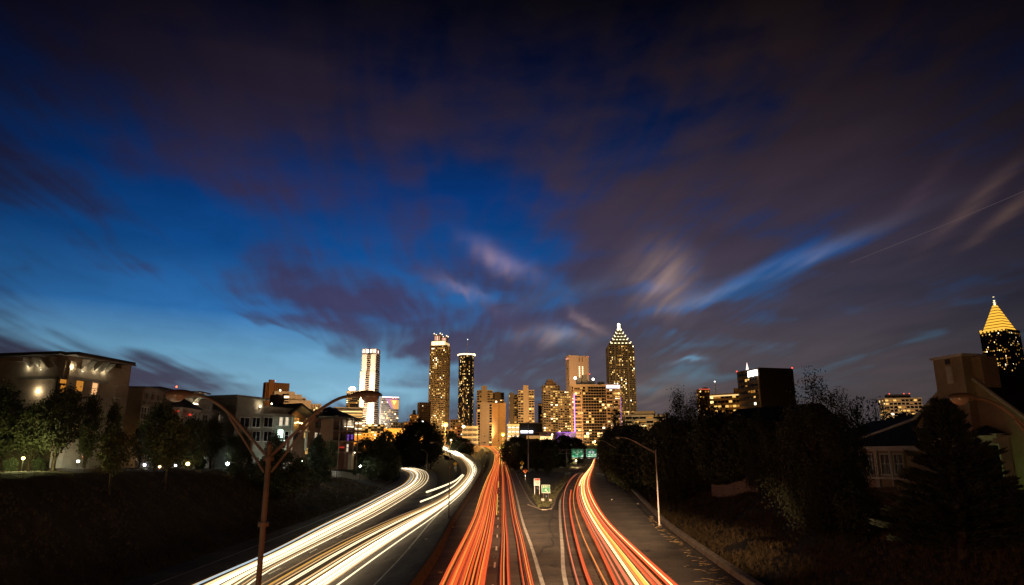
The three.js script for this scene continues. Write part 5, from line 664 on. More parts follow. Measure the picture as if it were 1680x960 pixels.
const KIND = {
  street: broadTree(301, { w: 2.9, low: 3, leaves: 6500, size: .3 }), oval: broadTree(302, { w: 2.2, low: 1.9, leaves: 6500, size: .3, clumps: 50 }), wide: broadTree(303, { w: 4.6, low: 1.2, leaves: 13000, size: .4, clumps: 64 }), cone: broadTree(304, { w: 3, low: .9, leaves: 9500, size: .3, clumps: 70, spire: 1, c: [.035, .048, .022] }), loose: broadTree(305, { w: 3.7, low: .5, leaves: 30000, size: .16, clumps: 96, c: [.03, .036, .015], ragged: 1 }), young: broadTree(306, { w: 2.4, low: 4, leaves: 4200, size: .36, clumps: 30, c: [.09, .085, .03] }), pine: conifer(307, {}), bare: broadTree(308, { w: 3.4, low: 2.2, leaves: 700, size: .3, clumps: 60 }), shrub: broadTree(309, { w: 4.6, low: .2, leaves: 7000, size: .55, clumps: 40, c: [.03, .042, .018] }),
};
const treeMade = {};
function tree(kind, px, z, top, label, o = {}) {   // column of the trunk, distance, row of the top
  const q = P(px, top, z), y = o.base ?? land(q.x, z) - .1, h = (q.y - y) / 10, wide = (o.wide ?? 1) * h;
  let g; if (!treeMade[kind]) { g = thing(o.name ?? (kind === 'pine' ? 'conifer' : kind === 'shrub' ? 'shrub' : 'tree'), label, kind === 'shrub' ? 'shrub' : 'tree'); const a = shadow(new THREE.Mesh(KIND[kind].trunk, M.bark)), b = shadow(new THREE.Mesh(KIND[kind].crown, LEAF)); a.name = 'trunk'; b.name = 'crown'; g.add(a, b); treeMade[kind] = g; } else { g = treeMade[kind].clone(); g.name = numbered(o.name ?? (kind === 'pine' ? 'conifer' : kind === 'shrub' ? 'shrub' : 'tree')); scene.add(g); g.userData = {}; tag(g, label, kind === 'shrub' ? 'shrub' : 'tree'); }
  g.position.set(q.x, y, q.z); g.rotation.y = o.turn ?? (px * .37) % 6.28; g.scale.set(wide, h, wide); return g;
}
// left bank, from the left edge to the bend
tree('oval', 8, 66, 636, 'dark tree cut by the left edge of the picture', { wide: 1.03 }); tree('street', 62, 66, 668, 'tree lit green from below at the left corner block'); tree('street', 108, 64, 640, 'tall dark tree in front of the corner block', { wide: 0.82 }); tree('oval', 155, 69, 650, 'slim dark tree before the end of the corner block', { wide: 0.53 }); tree('oval', 190, 71, 664, 'slim dark tree just right of the corner block windows', { wide: 0.47 });
tree('young', 193, 65, 706, 'young tree with a bare trunk on the dark slope', { wide: 0.95 }); tree('street', 236, 88, 702, 'small tree lit yellow-green before the grey block', { wide: 0.77 }); tree('oval', 268, 82, 664, 'dark tree covering the grey block windows', { wide: 0.99 }); tree('young', 282, 77, 690, 'second young tree on the slope, under the grey block', { wide: 1.03 }); tree('wide', 318, 100, 690, 'broad dark tree below the white porch', { wide: 0.65 }); tree('street', 352, 108, 688, 'tree beside the lit strip windows', { wide: 0.69 });
tree('street', 385, 118, 716, 'tree lit pale green by the path lamp', { wide: 0.69 }); tree('cone', 402, 104, 704, 'dark conical tree left of the lamp post', { wide: 0.77 }); tree('oval', 452, 116, 712, 'dark tree right of the lamp post foot', { wide: 0.77 }); tree('street', 488, 146, 728, 'small tree glowing green between two path lamps', { wide: 1.03 }); tree('cone', 523, 132, 716, 'dark cone-shaped tree before the rust block', { wide: 0.95 }); tree('wide', 462, 106, 744, 'low bushy dark tree at the foot of the stone block', { wide: 1.12 });
tree('street', 545, 150, 722, 'thin tree before the stacked balconies', { wide: 0.60 });
for (const [px, z, top, k, lb, w] of [[600, 205, 722, 'wide', 'dark tree right of the rust block, first of the clump', .8], [622, 215, 718, 'street', 'tallest dark tree of the clump under the amber building', .9], [640, 222, 738, 'wide', 'dark bushy tree at the right end of the clump above the exit', .8], [608, 190, 748, 'wide', 'low dark bush-like tree at the front of the clump', 1.2], [636, 200, 752, 'wide', 'low dark tree hanging over the exit trails', 1.1], [634, 260, 708, 'young', 'thin feathery tree before the amber building', .8]]) tree(k, px, z, top, lb, { wide: w });
tree('wide', 688, 330, 694, 'big round dark tree between the two white roads', { wide: 1.12, base: 2.6 }); tree('wide', 669, 320, 716, 'lower left shoulder tree beside the big round one', { wide: 1.1, base: 2.6 }); tree('street', 708, 322, 712, 'dark tree at the right of the big round one', { wide: 1, base: 3 }); tree('wide', 716, 520, 722, 'small round tree under the orange street lamp', { wide: 1 }); tree('street', 741, 560, 709, 'small tree beyond the overpass', { wide: 1 }); tree('wide', 757, 540, 720, 'low tree before the white parking deck', { wide: 1.2 });
// the island behind the signs
for (const [px, z, top, k, lb, w] of [[846, 300, 718, 'wide', 'dark tree at the left end of the island wood', .9], [862, 285, 726, 'wide', 'dark tree behind the tall mast', .9], [880, 270, 724, 'oval', 'dark tree behind the exit sign', 1.2], [898, 275, 722, 'wide', 'dark tree in the middle of the island wood', .8], [899, 235, 738, 'oval', 'slim tree with a pale trunk right of the exit sign', .9], [925, 330, 716, 'wide', 'dark tree left above the green overhead signs', .9], [944, 350, 720, 'wide', 'dark tree right above the left green sign', .8], [913, 320, 728, 'wide', 'low dark tree beside the small pale lamp', 1]]) tree(k, px, z, top, lb, { wide: w });
// right of the ramp
for (const [px, z, top, k, lb, w] of [[994, 255, 716, 'street', 'tree lit amber beside the right green sign', .7], [1006, 230, 706, 'wide', 'dark tree left of the tall one above the ramp', .62], [1016, 210, 686, 'loose', 'tall dark tree beside the pointed tower foot', .8], [1040, 190, 700, 'wide', 'broad dark tree above the far ramp lamp', .8], [1030, 165, 728, 'wide', 'low dark tree behind the far ramp lamp', .95], [1062, 140, 706, 'oval', 'dark tree behind the near ramp lamp', 1.3], [1096, 120, 690, 'wide', 'dark tree right of the near ramp lamp', .7], [1118, 116, 664, 'loose', 'tall dark tree with a ragged top', .75], [1150, 112, 668, 'loose', 'tall dark tree right of the ragged one', .8], [1178, 105, 680, 'wide', 'dark tree standing before the black-roofed house', .8], [1215, 96, 690, 'wide', 'low dark tree before the wooden fence', .8], [1252, 84, 690, 'loose', 'dark tree at the left of the great ragged tree', .8], [1328, 58, 648, 'loose', 'great ragged dark tree on the right bank', .7], [1378, 62, 668, 'loose', 'right half companion of the great ragged tree', .6], [1402, 52, 800, 'shrub', 'dark shrub before the wing of the tan house', .9]]) tree(k, px, z, top, lb, { wide: w });
tree('bare', 1402, 110, 656, 'thin bare tree right of the great ragged one', { wide: .9 }); tree('bare', 1436, 112, 660, 'second thin bare tree left of the bright hotel', { wide: .7 }); tree('wide', 1480, 120, 684, 'low dark tree before the bright hotel', { wide: .8 });
tree('pine', 1543, 41, 648, 'dark spiky conifer before the tan house', { wide: 1.18 }); tree('pine', 1594, 43, 716, 'smaller conifer leaning on the right of the tall one', { wide: 1.35, turn: 2.2 }); tree('shrub', 1660, 40, 800, 'dark shrub under the greenish fence', { wide: .5 });
for (const [px, z, top, lb, w] of [[20, 64, 752, 'pale clipped hedge at the left edge', .9], [65, 66, 752, 'low hedge lit from the left corner block', .9], [330, 104, 752, 'low shrub by the bright doorway', 1], [520, 148, 756, 'low hedge by the path lamps', 1], [572, 178, 757, 'leafy hedge above the pale fence', 1], [640, 240, 762, 'dark scrub over the exit', 1.6]]) tree('shrub', px, z, top, lb, { wide: w });

// ───────── poles, signs and small things ─────────
function doubleLamp(x, z, yb, label, turn = 0, foreground) {   // two curved arms on stays, cobra heads
  const g = thing('double_lamp', label, 'street lamp', [x, yb, -z], turn), m = M.paintedSteel, S = 11.2 / 11.2;
  mesh('pole', cyl(.088, .07, 9.75, 0, 0, 0, 14), m, g); mesh('collar', [cyl(.15, .15, .12, 0, 7.5, 0, 12), cyl(.15, .15, .12, 0, 9.3, 0, 12), cyl(.12, .02, .12, 0, 9.75, 0, 12)], m, g); mesh('base_plate', cyl(.3, .22, .35, 0, 0, 0, 12), m, g); mesh('hand_hole', bb(.12, .3, .05, 0, 1, .12), m, g);
  for (const s of [-1, 1]) {
    const X = (a, b) => V(s * a, b, 0);
    mesh('arm', tube([X(.06, 9.45), X(.55, 9.95), X(1.2, 10.62), X(1.55, 10.9), X(1.95, 11.12), X(2.35, 11.2)], .045, 26, 8), m, g); mesh('stay', rod(X(.1, 9.0), X(1.24, 10.58), .035, .035, 8), m, g); mesh('strut', rod(X(.52, 9.6), X(.52, 9.92), .03, .03, 6), m, g);
    const hd = new THREE.Group(); hd.name = 'lamp_head'; g.add(hd); hd.position.set(s * 2.3, 11.2, 0); hd.rotation.z = s * .02;
    mesh('housing', new THREE.SphereGeometry(1, 20, 10, 0, 6.2832, 0, 1.65).scale(.46, .16, .19).translate(s * .42, -.02, 0), m, hd); mesh('neck', rod(V(0, 0, 0), V(s * .22, .01, 0), .05, .11, 10), m, hd); mesh('lamp_bowl', new THREE.SphereGeometry(1, 18, 10, 0, 6.2832, 1.57, 1.6).scale(.27, .2, .165).translate(s * .52, -.03, 0), mat(.22, .16, .13, .22), hd);
  }
  return g;
}
const dl = doubleLamp(P(433, 846, 20).x, 20, 0, 'tall brown double-arm street lamp in the left foreground', .06);  // one even brown on the painted steel
function cloneAs(src, label, x, y, z, turn = 0, group) { const g = src.clone(); g.name = numbered(src.name.replace(/_\d{3}$/, '')); g.userData = {}; tag(g, label, src.userData.category, group); g.position.set(x, y, z); g.rotation.y = turn; scene.add(g); return g; }
{ const r = P(1752, 800, 20); cloneAs(dl, 'street lamp whose one arm reaches in from the right edge', r.x, -.1, -20, .06); const a = ground(736, 851), b = ground(777, 801); cloneAs(dl, 'double-arm street lamp on the median beside the thick white trails', a.x, a.y, a.z, .1); cloneAs(dl, 'farther double-arm street lamp on the median at the bend', b.x, b.y, b.z, .4); }
{ // single-arm lamps on the right wall
  const q = ground(1077, 868), g = thing('ramp_lamp', 'single-arm street lamp on the right wall, the nearer of two', 'street lamp', [q.x + .4, q.y + .4, q.z]), m = mat(.45, .4, .36, .5, { metalness: .3 });
  mesh('pole', cyl(.12, .08, 9.6, 0, 0, 0, 12), m, g); mesh('base_plate', bb(.42, .12, .42, 0, 0, 0), M.concrete, g); mesh('arm', tube([V(0, 9.3, 0), V(-1.4, 10, 0), V(-2.8, 10.75, 0), V(-3.8, 11.15, 0), V(-4.6, 11.25, 0)], .05, 24, 8), m, g); mesh('stay', rod(V(0, 9.1, 0), V(-2.8, 10.65, 0), .03, .03, 6), m, g);
  const hd = new THREE.Group(); hd.name = 'lamp_head'; hd.position.set(-4.6, 11.25, 0); g.add(hd); mesh('housing', new THREE.SphereGeometry(1, 16, 8, 0, 6.2832, 0, 1.65).scale(.46, .14, .18).translate(-.35, 0, 0), m, hd); mesh('lamp_bowl', new THREE.SphereGeometry(1, 14, 8, 0, 6.2832, 1.57, 1.6).scale(.25, .16, .15).translate(-.42, -.02, 0), mat(.6, .5, .4, .25), hd);
  const f = ground(1009, 797); cloneAs(g, 'single-arm street lamp on the right wall, the farther of two', f.x + .6, f.y + .4, f.z, .3);
  const t = ground(867, 776), mast = thing('tall_mast', 'tall plain steel mast behind the orange diamond sign', 'mast', [t.x, t.y, t.z]); const mh = P(867, 692, -t.z).y - t.y; mesh('pole', cyl(.28, .12, mh, 0, 0, 0, 12), m, mast); mesh('base_plate', cyl(.5, .5, .2, 0, 0, 0, 12), M.concrete, mast); mesh('lamp_ring', new THREE.TorusGeometry(.7, .08, 6, 16).rotateX(Math.PI / 2).translate(0, mh - .3, 0), m, mast);
  const sp = ground(700, 775), lamp2 = thing('bent_lamp', 'old curved-arm lamp standing before the bend of the white road', 'street lamp', [sp.x, sp.y, sp.z]); mesh('pole', cyl(.1, .07, 7, 0, 0, 0, 8), m, lamp2); mesh('arm', tube([V(0, 7, 0), V(-.6, 8, 0), V(-1.8, 8.6, 0)], .05, 14, 6), m, lamp2); mesh('lamp_head', new THREE.SphereGeometry(1, 12, 8).scale(.45, .13, .2).translate(-2.1, 8.6, 0), m, lamp2);
}
// signs
const SG = { green: mat(.003, .26, .11, .5), orange: mat(.9, .2, .02, .5), yellow: mat(.85, .45, .03, .5), white: mat(.8, .76, .72, .5), red: mat(.7, .06, .03, .5), black: mat(.02, .02, .02, .5) };
function seg(pts, w, z, d = .03) { const o = []; for (let i = 0; i + 1 < pts.length; i++) { const [a, b] = [pts[i], pts[i + 1]], L = Math.hypot(b[0] - a[0], b[1] - a[1]); o.push(new THREE.BoxGeometry(L + w, w, d).rotateZ(Math.atan2(b[1] - a[1], b[0] - a[0])).translate((a[0] + b[0]) / 2, (a[1] + b[1]) / 2, z + d / 2)); } return o; }
const GLY = { E: [[[.6, 0], [0, 0], [0, 1], [.6, 1]], [[0, .5], [.5, .5]]], X: [[[0, 0], [.65, 1]], [[0, 1], [.65, 0]]], I: [[[.1, 0], [.1, 1]]], T: [[[0, 1], [.7, 1]], [[.35, 0], [.35, 1]]] };
function word(s, x, y, h, z, w) { const o = []; for (const c of s) { for (const p of GLY[c]) o.push(seg(p.map(([a, b]) => [x + a * h, y + b * h]), w, z)); x += (c === 'I' ? .5 : 1) * h; } return o.flat(); }
function plate(w, h, x, y, z, m, g, name = 'panel', t = .05) { return mesh(name, bb(w, h, t, x, y - h / 2, z), m, g); }
function standing(name, label, px, pyTop, pyBot, z, cat = 'sign', turn = 0) { const q = P(px, (pyTop + pyBot) / 2, z), y = land(q.x, z), h = P(px, pyTop, z).y - P(px, pyBot, z).y, g = thing(name, label, cat, [q.x, y, q.z], turn); return { g, mid: q.y - y, h, k: h / (pyBot - pyTop) }; }
function addedSignLamp(g, x, y, z, I, col = [1, .93, .8]) { mesh('unseen_sign_lamp', bb(.3, .06, .1, x, y - .05, z), lit(...col, .12), g); mesh('added_lamp_stalk', rod(V(x, y - .1, z - .06), V(x, Math.max(0, y - .6), 0), .02, .02, 5), M.dark, g); const L = new THREE.PointLight(C(...col), I); L.name = 'sign'; L.position.set(x, y, z + .05); L.shadow.radius = 5; L.castShadow = true; g.add(L); }  // added lamp that brightens the sign face, no known fixture
{
  const s = standing('exit_sign', 'green EXIT sign with a white arrow on the traffic island', 895.5, 795.5, 809, 138), g = s.g, k = s.k, W = 14.5 * k, H = s.h, y = s.mid; plate(W, H, 0, y, 0, SG.green, g); mesh('border', [bb(W, .06, .03, 0, y + H / 2 - .06, .04), bb(W, .06, .03, 0, y - H / 2, .04), bb(.06, H, .03, -W / 2 + .03, y - H / 2, .04), bb(.06, H, .03, W / 2 - .03, y - H / 2, .04)], SG.white, g); mesh('letter', word('EXIT', -W * .31, y + H * .17, .33, .03, .06), SG.white, g); mesh('arrow', [seg([[W * .2, y - H * .36], [-W * .04, y - H * .06]], .11, .03), seg([[-W * .06, y - H * .22], [-W * .06, y - H * .03], [W * .08, y - H * .03]], .1, .03)].flat(), SG.white, g); for (const x of [-W * .3, W * .3]) mesh('post', bb(.1, y, .1, x, 0, -.1), M.wood, g); addedSignLamp(g, 0, y - H * .5 - .5, 1.7, 3);
  const b = standing('marker_sign', 'small white board on the island, left below the EXIT sign', 890.5, 818, 822.5, 134); plate(.55, .5, 0, b.mid, 0, mat(.4, .37, .34, .6), b.g); mesh('post', bb(.07, b.mid, .07, 0, 0, -.07), M.wood, b.g); cloneAs(b.g, 'small white board on the island, right below the EXIT sign', P(903, 820, 134).x, b.g.position.y - .1, -134, .3);
  const r = standing('notice_sign', 'white notice board with a red band on two white legs', 881, 785, 797, 150), rw = 10.5 * r.k; plate(rw, r.h, 0, r.mid, 0, SG.white, r.g); mesh('red_band', bb(rw * .82, r.h * .24, .03, rw * .06, r.mid + r.h * .22, .04), SG.red, r.g); mesh('text_line', [0, 1, 2].map((i) => bb(rw * .5, .07, .02, rw * .16, r.mid - .1 - i * .24, .035)), mat(.5, .3, .25, .6), r.g); for (const x of [-rw * .38, rw * .38]) mesh('post', bb(.1, r.mid, .1, x, 0, -.08), SG.white, r.g); addedSignLamp(r.g, 0, r.mid - r.h * .5 - .4, 1.6, 6);
  const dia = (px, py, z, w, m, lb, extra) => { const s2 = standing('diamond_sign', lb, px, py - w / 2, py + w / 2, z), d = s2.h / Math.SQRT2; mesh('panel', new THREE.BoxGeometry(d, d, .05).rotateZ(Math.PI / 4).translate(0, s2.mid, 0), m, s2.g); mesh('post', bb(.09, s2.mid, .09, 0, 0, -.08), M.steel, s2.g); extra?.(s2); return s2; };
  dia(861.8, 773, 205, 9, SG.orange, 'orange diamond sign on a steel post beside the red road', (s2) => addedSignLamp(s2.g, 0, s2.mid - 1.3, 1.6, 12, [1, .85, .7])); dia(856.5, 760, 260, 8, SG.yellow, 'yellow diamond sign with a black curve arrow', (s2) => { mesh('arrow', seg([[-.3, s2.mid - .5], [-.3, s2.mid], [.25, s2.mid + .1], [.25, s2.mid + .5]], .22, .03), SG.black, s2.g); plate(.8, .6, -.3, s2.mid - 1.7, 0, SG.yellow, s2.g, 'speed_plate'); addedSignLamp(s2.g, 0, s2.mid - 1.5, 1.6, 8, [1, .85, .6]); });
  dia(747, 761, 290, 6.5, SG.yellow, 'yellow diamond sign inside the bend of the white road', (s2) => { mesh('post', bb(.09, s2.mid, .09, .5, 0, -.08), M.steel, s2.g); addedSignLamp(s2.g, 0, s2.mid - 1.6, 1.8, 4, [1, .8, .5]); }); dia(798.5, 743, 470, 4.5, SG.yellow, 'small yellow diamond sign where the red road climbs', (s2) => addedSignLamp(s2.g, 0, s2.mid - 2, 2, 6, [1, .7, .3])); dia(788, 748, 400, 2.6, SG.yellow, 'tiny yellow marker on the dark wall beside the bend');
  const v = standing('delineator', 'small pale marker post on the median at the bend', 793.5, 763.5, 766.5, 330); plate(.8, .9, 0, v.mid, 0, SG.white, v.g); mesh('post', bb(.08, v.mid, .08, 0, 0, -.06), M.steel, v.g);
  const w = standing('small_sign', 'small plain sign on a post on the left grass slope', 540.5, 804, 808.5, 145); plate(.55, .62, 0, w.mid, 0, mat(.35, .3, .25, .7), w.g); mesh('post', bb(.07, w.mid, .07, 0, 0, -.06), M.wood, w.g);
}
{ // overhead signs
  const z = 262, A = P(930, 760, z), B = P(982, 760, z), y0 = prof(z), g = thing('sign_gantry', 'dark steel gantry carrying the two green overhead signs', 'gantry', [A.x, y0, -z]), top = P(950, 737.5, z).y - y0, L = B.x - A.x, m = mat(.2, .19, .18, .6, { metalness: .4 });
  for (const x of [0, L]) mesh('post', cyl(.22, .18, top + .2, x, 0, -.6, 10), m, g); for (const y of [top - .1, top - 1.5]) mesh('beam', rod(V(-3, y, -.6), V(L, y, -.6), .1, .1, 8), m, g); for (let i = 0; i < 9; i++) mesh('brace', rod(V(-3 + i * (L + 3) / 9, top - (i % 2 ? .1 : 1.5), -.6), V(-3 + (i + 1) * (L + 3) / 9, top - (i % 2 ? 1.5 : .1), -.6), .05, .05, 6), m, g);
  const over = (px0, px1, py0, py1, label) => { const a = P(px0, py0, z - .5), b = P(px1, py1, z - .5), o = thing('overhead_sign', label, 'sign', [(a.x + b.x) / 2, b.y, a.z]); const W = b.x - a.x, H = a.y - b.y; plate(W, H, 0, H / 2, 0, SG.green, o); mesh('border', [bb(W, .08, .02, 0, .04, .035), bb(W, .08, .02, 0, H - .14, .035), bb(.08, H, .02, -W / 2 + .06, 0, .035), bb(.08, H, .02, W / 2 - .06, 0, .035)], mat(.5, .7, .6, .5), o); mesh('walkway', bb(W, .08, .5, 0, -.5, .9), m, o); for (const x of [-W * .3, W * .3]) { mesh('unseen_sign_lamp', bb(.6, .08, .15, x, -.42, 1.5), lit(1, .97, .85, .3), o); mesh('lamp_arm', rod(V(x, -.46, 0), V(x, -.46, 1.5), .03, .03, 5), m, o); const l = new THREE.PointLight(C(1, .97, .85), 16); l.name = 'sign'; l.position.set(x, -.3, 1.6); l.shadow.radius = 8; l.castShadow = true; o.add(l); } return { o, W, H }; };
  const s1 = over(937.5, 957, 736.5, 750.5, 'left green overhead sign with three down arrows'), s2 = over(962, 979, 736.5, 750, 'right green overhead sign with two shield emblems'); const WH = mat(.85, .9, .86, .5);
  const strip = (o, x, y, w, h) => bb(w, h, .02, x, y, .035); const line_ = (o, y, n, w, h, W) => { const q = []; for (let i = 0; i < n; i++) if (i % 5 !== 4) q.push(bb(w / n * .62, h, .02, -w / 2 + (i + .5) * w / n, y, .035)); mesh('letter', q, WH, o); };
  line_(s1.o, s1.H * .68, 13, s1.W * .84, .34); line_(s1.o, s1.H * .5, 11, s1.W * .68, .34); line_(s1.o, s1.H * .32, 5, s1.W * .3, .32); for (const x of [-.4, 0, .4]) mesh('arrow', seg([[x * s1.W - .18, .5], [x * s1.W, .22], [x * s1.W + .18, .5]], .14, .03).concat(seg([[x * s1.W, .25], [x * s1.W, .7]], .13, .03)), WH, s1.o);
  line_(s2.o, s2.H * .8, 3, s2.W * .22, .3); for (const x of [-.16, .16]) mesh('shield', prism([[-.42, .5], [.42, .5], [.5, .1], [.3, -.3], [0, -.5], [-.3, -.3], [-.5, .1]], .03).translate(x * s2.W, s2.H * .56, .03), mat(.55, .5, .65, .5), s2.o); line_(s2.o, s2.H * .25, 12, s2.W * .72, .34); line_(s2.o, s2.H * .07, 11, s2.W * .62, .3); mesh('arrow', seg([[s2.W * .42, s2.H * .34], [s2.W * .36, s2.H * .22], [s2.W * .44, s2.H * .2]], .12, .03), WH, s2.o);
}
// path lamps along the apartments (bright points) and the light they throw into the trees
function pathLamp(px, py, z, label, I = 55, col = [.92, 1, .86], glow = 60, r = .22) { const q = P(px, py, z), y = land(q.x, z), h = Math.max(1, q.y - y), g = thing('path_lamp', label, 'path lamp', [q.x, Math.min(y, q.y - 1), q.z]); const H = q.y - g.position.y; mesh('pole', cyl(.06, .05, H - r, 0, 0, 0, 8), M.dark, g); mesh('lamp_globe', new THREE.SphereGeometry(r, 12, 8).translate(0, H, 0), lit(...col, glow), g); mesh('cap', cyl(r * .8, .03, r * .5, 0, H + r * .85, 0, 10), M.dark, g); const L = new THREE.PointLight(C(...col), I); L.name = 'lamp'; L.position.set(0, H, 0); L.shadow.radius = 8; L.castShadow = true; g.add(L); return g; }
pathLamp(373, 761, 116, 'glaring path lamp at the left, beside the pale wall', 32, [.85, 1, .95]); pathLamp(472, 750, 128, 'glaring path lamp right of the lamp post', 30); pathLamp(494, 757, 136, 'path lamp beside the glowing green tree', 70, [.95, 1, .8]); pathLamp(553, 763, 164, 'path lamp left above the pale fence', 30); pathLamp(591, 765, 182, 'path lamp at the right end of the pale fence', 30);
pathLamp(38, 752, 62, 'yellow uplight in the tree at the left corner', 75, [1, .95, .35], 8, .14); pathLamp(237, 763, 84, 'small white lamp under the grey block', 9, [.85, .85, 1], 14, .14); pathLamp(262, 766, 90, 'small orange lamp on the lawn edge', 6, [1, .6, .25], 8, .16); pathLamp(308, 761, 98, 'warm doorway lamp below the porch block', 14, [1, .72, .25], 14, .24); pathLamp(240, 738, 90, 'orange entrance lamp hidden in the small yellow-green tree', 8, [1, .55, .12], 5, .14); pathLamp(138, 750, 71, 'small red-orange lamp at the corner block door', 3, [1, .35, .15], 3, .16);
{ // fences and garden walls
  const A = P(540, 772, 162), B = P(618, 773, 196), n = 26, g = thing('pale_fence', 'pale paling fence under the path lamps', 'fence', [A.x, 0, A.z]), step = B.clone().sub(A).divideScalar(n), ang = Math.atan2(-step.z, step.x); for (let i = 0; i <= n; i++) { const x = step.x * i, z = step.z * i; const y = land(A.x + x, -(A.z + z)); mesh('paling', bx(step.length() * .9, 1.5, .06, x, y + .75, z, ang), mat(.42, .4, .36, .8, { map: T.bark }), g); }
  const C1 = P(1168, 790, 103), D = P(1290, 800, 82), g2 = thing('board_fence', 'brown board fence on top of the right bank', 'fence', [C1.x, 0, C1.z]), m2 = 34, st = D.clone().sub(C1).divideScalar(m2), an = Math.atan2(-st.z, st.x); for (let i = 0; i <= m2; i++) { const x = st.x * i, z = st.z * i, y = land(C1.x + x, -(C1.z + z)); mesh('board', bx(st.length() * .93, 1.75 + .06 * Math.sin(i * 2.3), .05, x, y + .85, z, an), mat(.36, .26, .2, .85, { map: T.bark }), g2); if (i % 6 === 0) mesh('post', bx(.12, 1.95, .12, x, y + .95, z - .1, an), M.wood, g2); }
  const E = P(1418, 815, 57), F = P(1480, 820, 54), g3 = thing('board_gate', 'stretch of board fence between the ragged tree and the conifer', 'fence', [E.x, 0, E.z]), m3 = 16, s3 = F.clone().sub(E).divideScalar(m3), a3 = Math.atan2(-s3.z, s3.x); for (let i = 0; i <= m3; i++) { const x = s3.x * i, z = s3.z * i, y = land(E.x + x, -(E.z + z)); mesh('board', bx(s3.length() * .93, 2, .05, x, y + .95, z, a3), mat(.34, .27, .24, .85, { map: T.bark }), g3); }
  const Hh = P(1640, 790, 47), I2 = P(1720, 792, 44), g4 = thing('iron_fence', 'black iron bar fence with a green glow behind it at the right edge', 'fence', [Hh.x, 0, Hh.z]), m4 = 40, s4 = I2.clone().sub(Hh).divideScalar(m4); const y4 = land(Hh.x, -Hh.z); for (let i = 0; i <= m4; i++) mesh('bar', bb(.035, 2.2, .035, s4.x * i, y4, s4.z * i), M.dark, g4); for (const h of [.3, 1.95]) mesh('rail', rod(V(0, y4 + h, 0), V(s4.x * m4, y4 + h, s4.z * m4), .03), M.dark, g4);
  const J = P(375, 771, 114), K = P(455, 772, 124), g5 = thing('garden_wall', 'pale low garden wall behind the left path lamp', 'wall', [J.x, land(J.x, 114) - .2, J.z], Math.atan2(-(K.z - J.z), K.x - J.x)); const wl = K.distanceTo(J); mesh('wall_body', bb(wl, 1.0, .25, wl / 2, 0, 0), AW.stone, g5); mesh('coping', bb(wl + .1, .12, .4, wl / 2, 1, 0), M.trim, g5);
}
pathLamp(128, 757, 72, 'added low lamp in the bed right of the corner block trees', 14, [.9, 1, .75], 8, .14); pathLamp(288, 764, 95, 'added low white lamp under the broad dark tree', 12, [.9, .95, 1], 10, .14); pathLamp(420, 768, 120, 'added low lamp on the garden wall left of the lamp post', 16, [.85, 1, .9], 8, .14); pathLamp(520, 763, 150, 'added low lamp behind the cone-shaped tree', 18, [.95, 1, .8], 8, .16);  // low lamps added to light the lawn along the crest
{ // two bridge lamps behind the viewer: what lights the near kerbs, the posts and the bank
  for (const [x, z, lb, I] of [[-13, -7, 'sodium lamp of the bridge behind the viewer, left', 260], [15, -7, 'sodium lamp of the bridge behind the viewer, right', 320]]) { const g = thing('unseen_bridge_lamp', lb, 'street lamp', [x, 0, z * -1]); mesh('pole', cyl(.15, .1, 7.5, 0, 0, 0, 10), M.steel, g); mesh('lamp_globe', new THREE.SphereGeometry(.22, 12, 8).translate(0, 7.7, 0), lit(1, .5, .2, 20), g); const L = new THREE.PointLight(C(1, .5, .22), I); L.name = 'lamp'; L.position.set(0, 7.7, 0); L.shadow.radius = 10; L.castShadow = true; g.add(L); }
}
for (const [x, tx, tz, I, cone, lb] of [[2, -1, 112, 110000, .075, 'added unseen road lamp behind the viewer, first from the median'], [5, 6, 112, 105000, .075, 'added unseen road lamp behind the viewer, second from the median'], [9, 15, 116, 110000, .075, 'added unseen road lamp behind the viewer, third from the median'],
  [3, 7, 62, 46000, .165, 'added unseen wide lamp behind the viewer, over the two roads'], [18, 20.3, 88, 14000, .072, 'added unseen lamp behind the viewer, over the right kerb']]) {   // added lamps out of view, standing in for headlight wash along the roadway
  const g = thing('unseen_bridge_lamp', lb, 'street lamp', [x, 0, 7]); mesh('pole', cyl(.15, .1, 13, 0, 0, .6, 10), M.steel, g); mesh('housing', bb(.4, .2, 1.1, 0, 13, 0), M.dark, g); mesh('lamp_lens', bb(.3, .03, .5, 0, 12.95, -.25), lit(1, .66, .4, 6), g);
  const L = new THREE.SpotLight(C(1, .63, .35), I * 1.25, 0, cone, 1, 2); L.name = 'lamp'; L.position.set(0, 12.85, -.6); L.target.position.set(tx - x, 0, -tz - 7); L.shadow.radius = 12; L.castShadow = true; g.add(L, L.target);
}
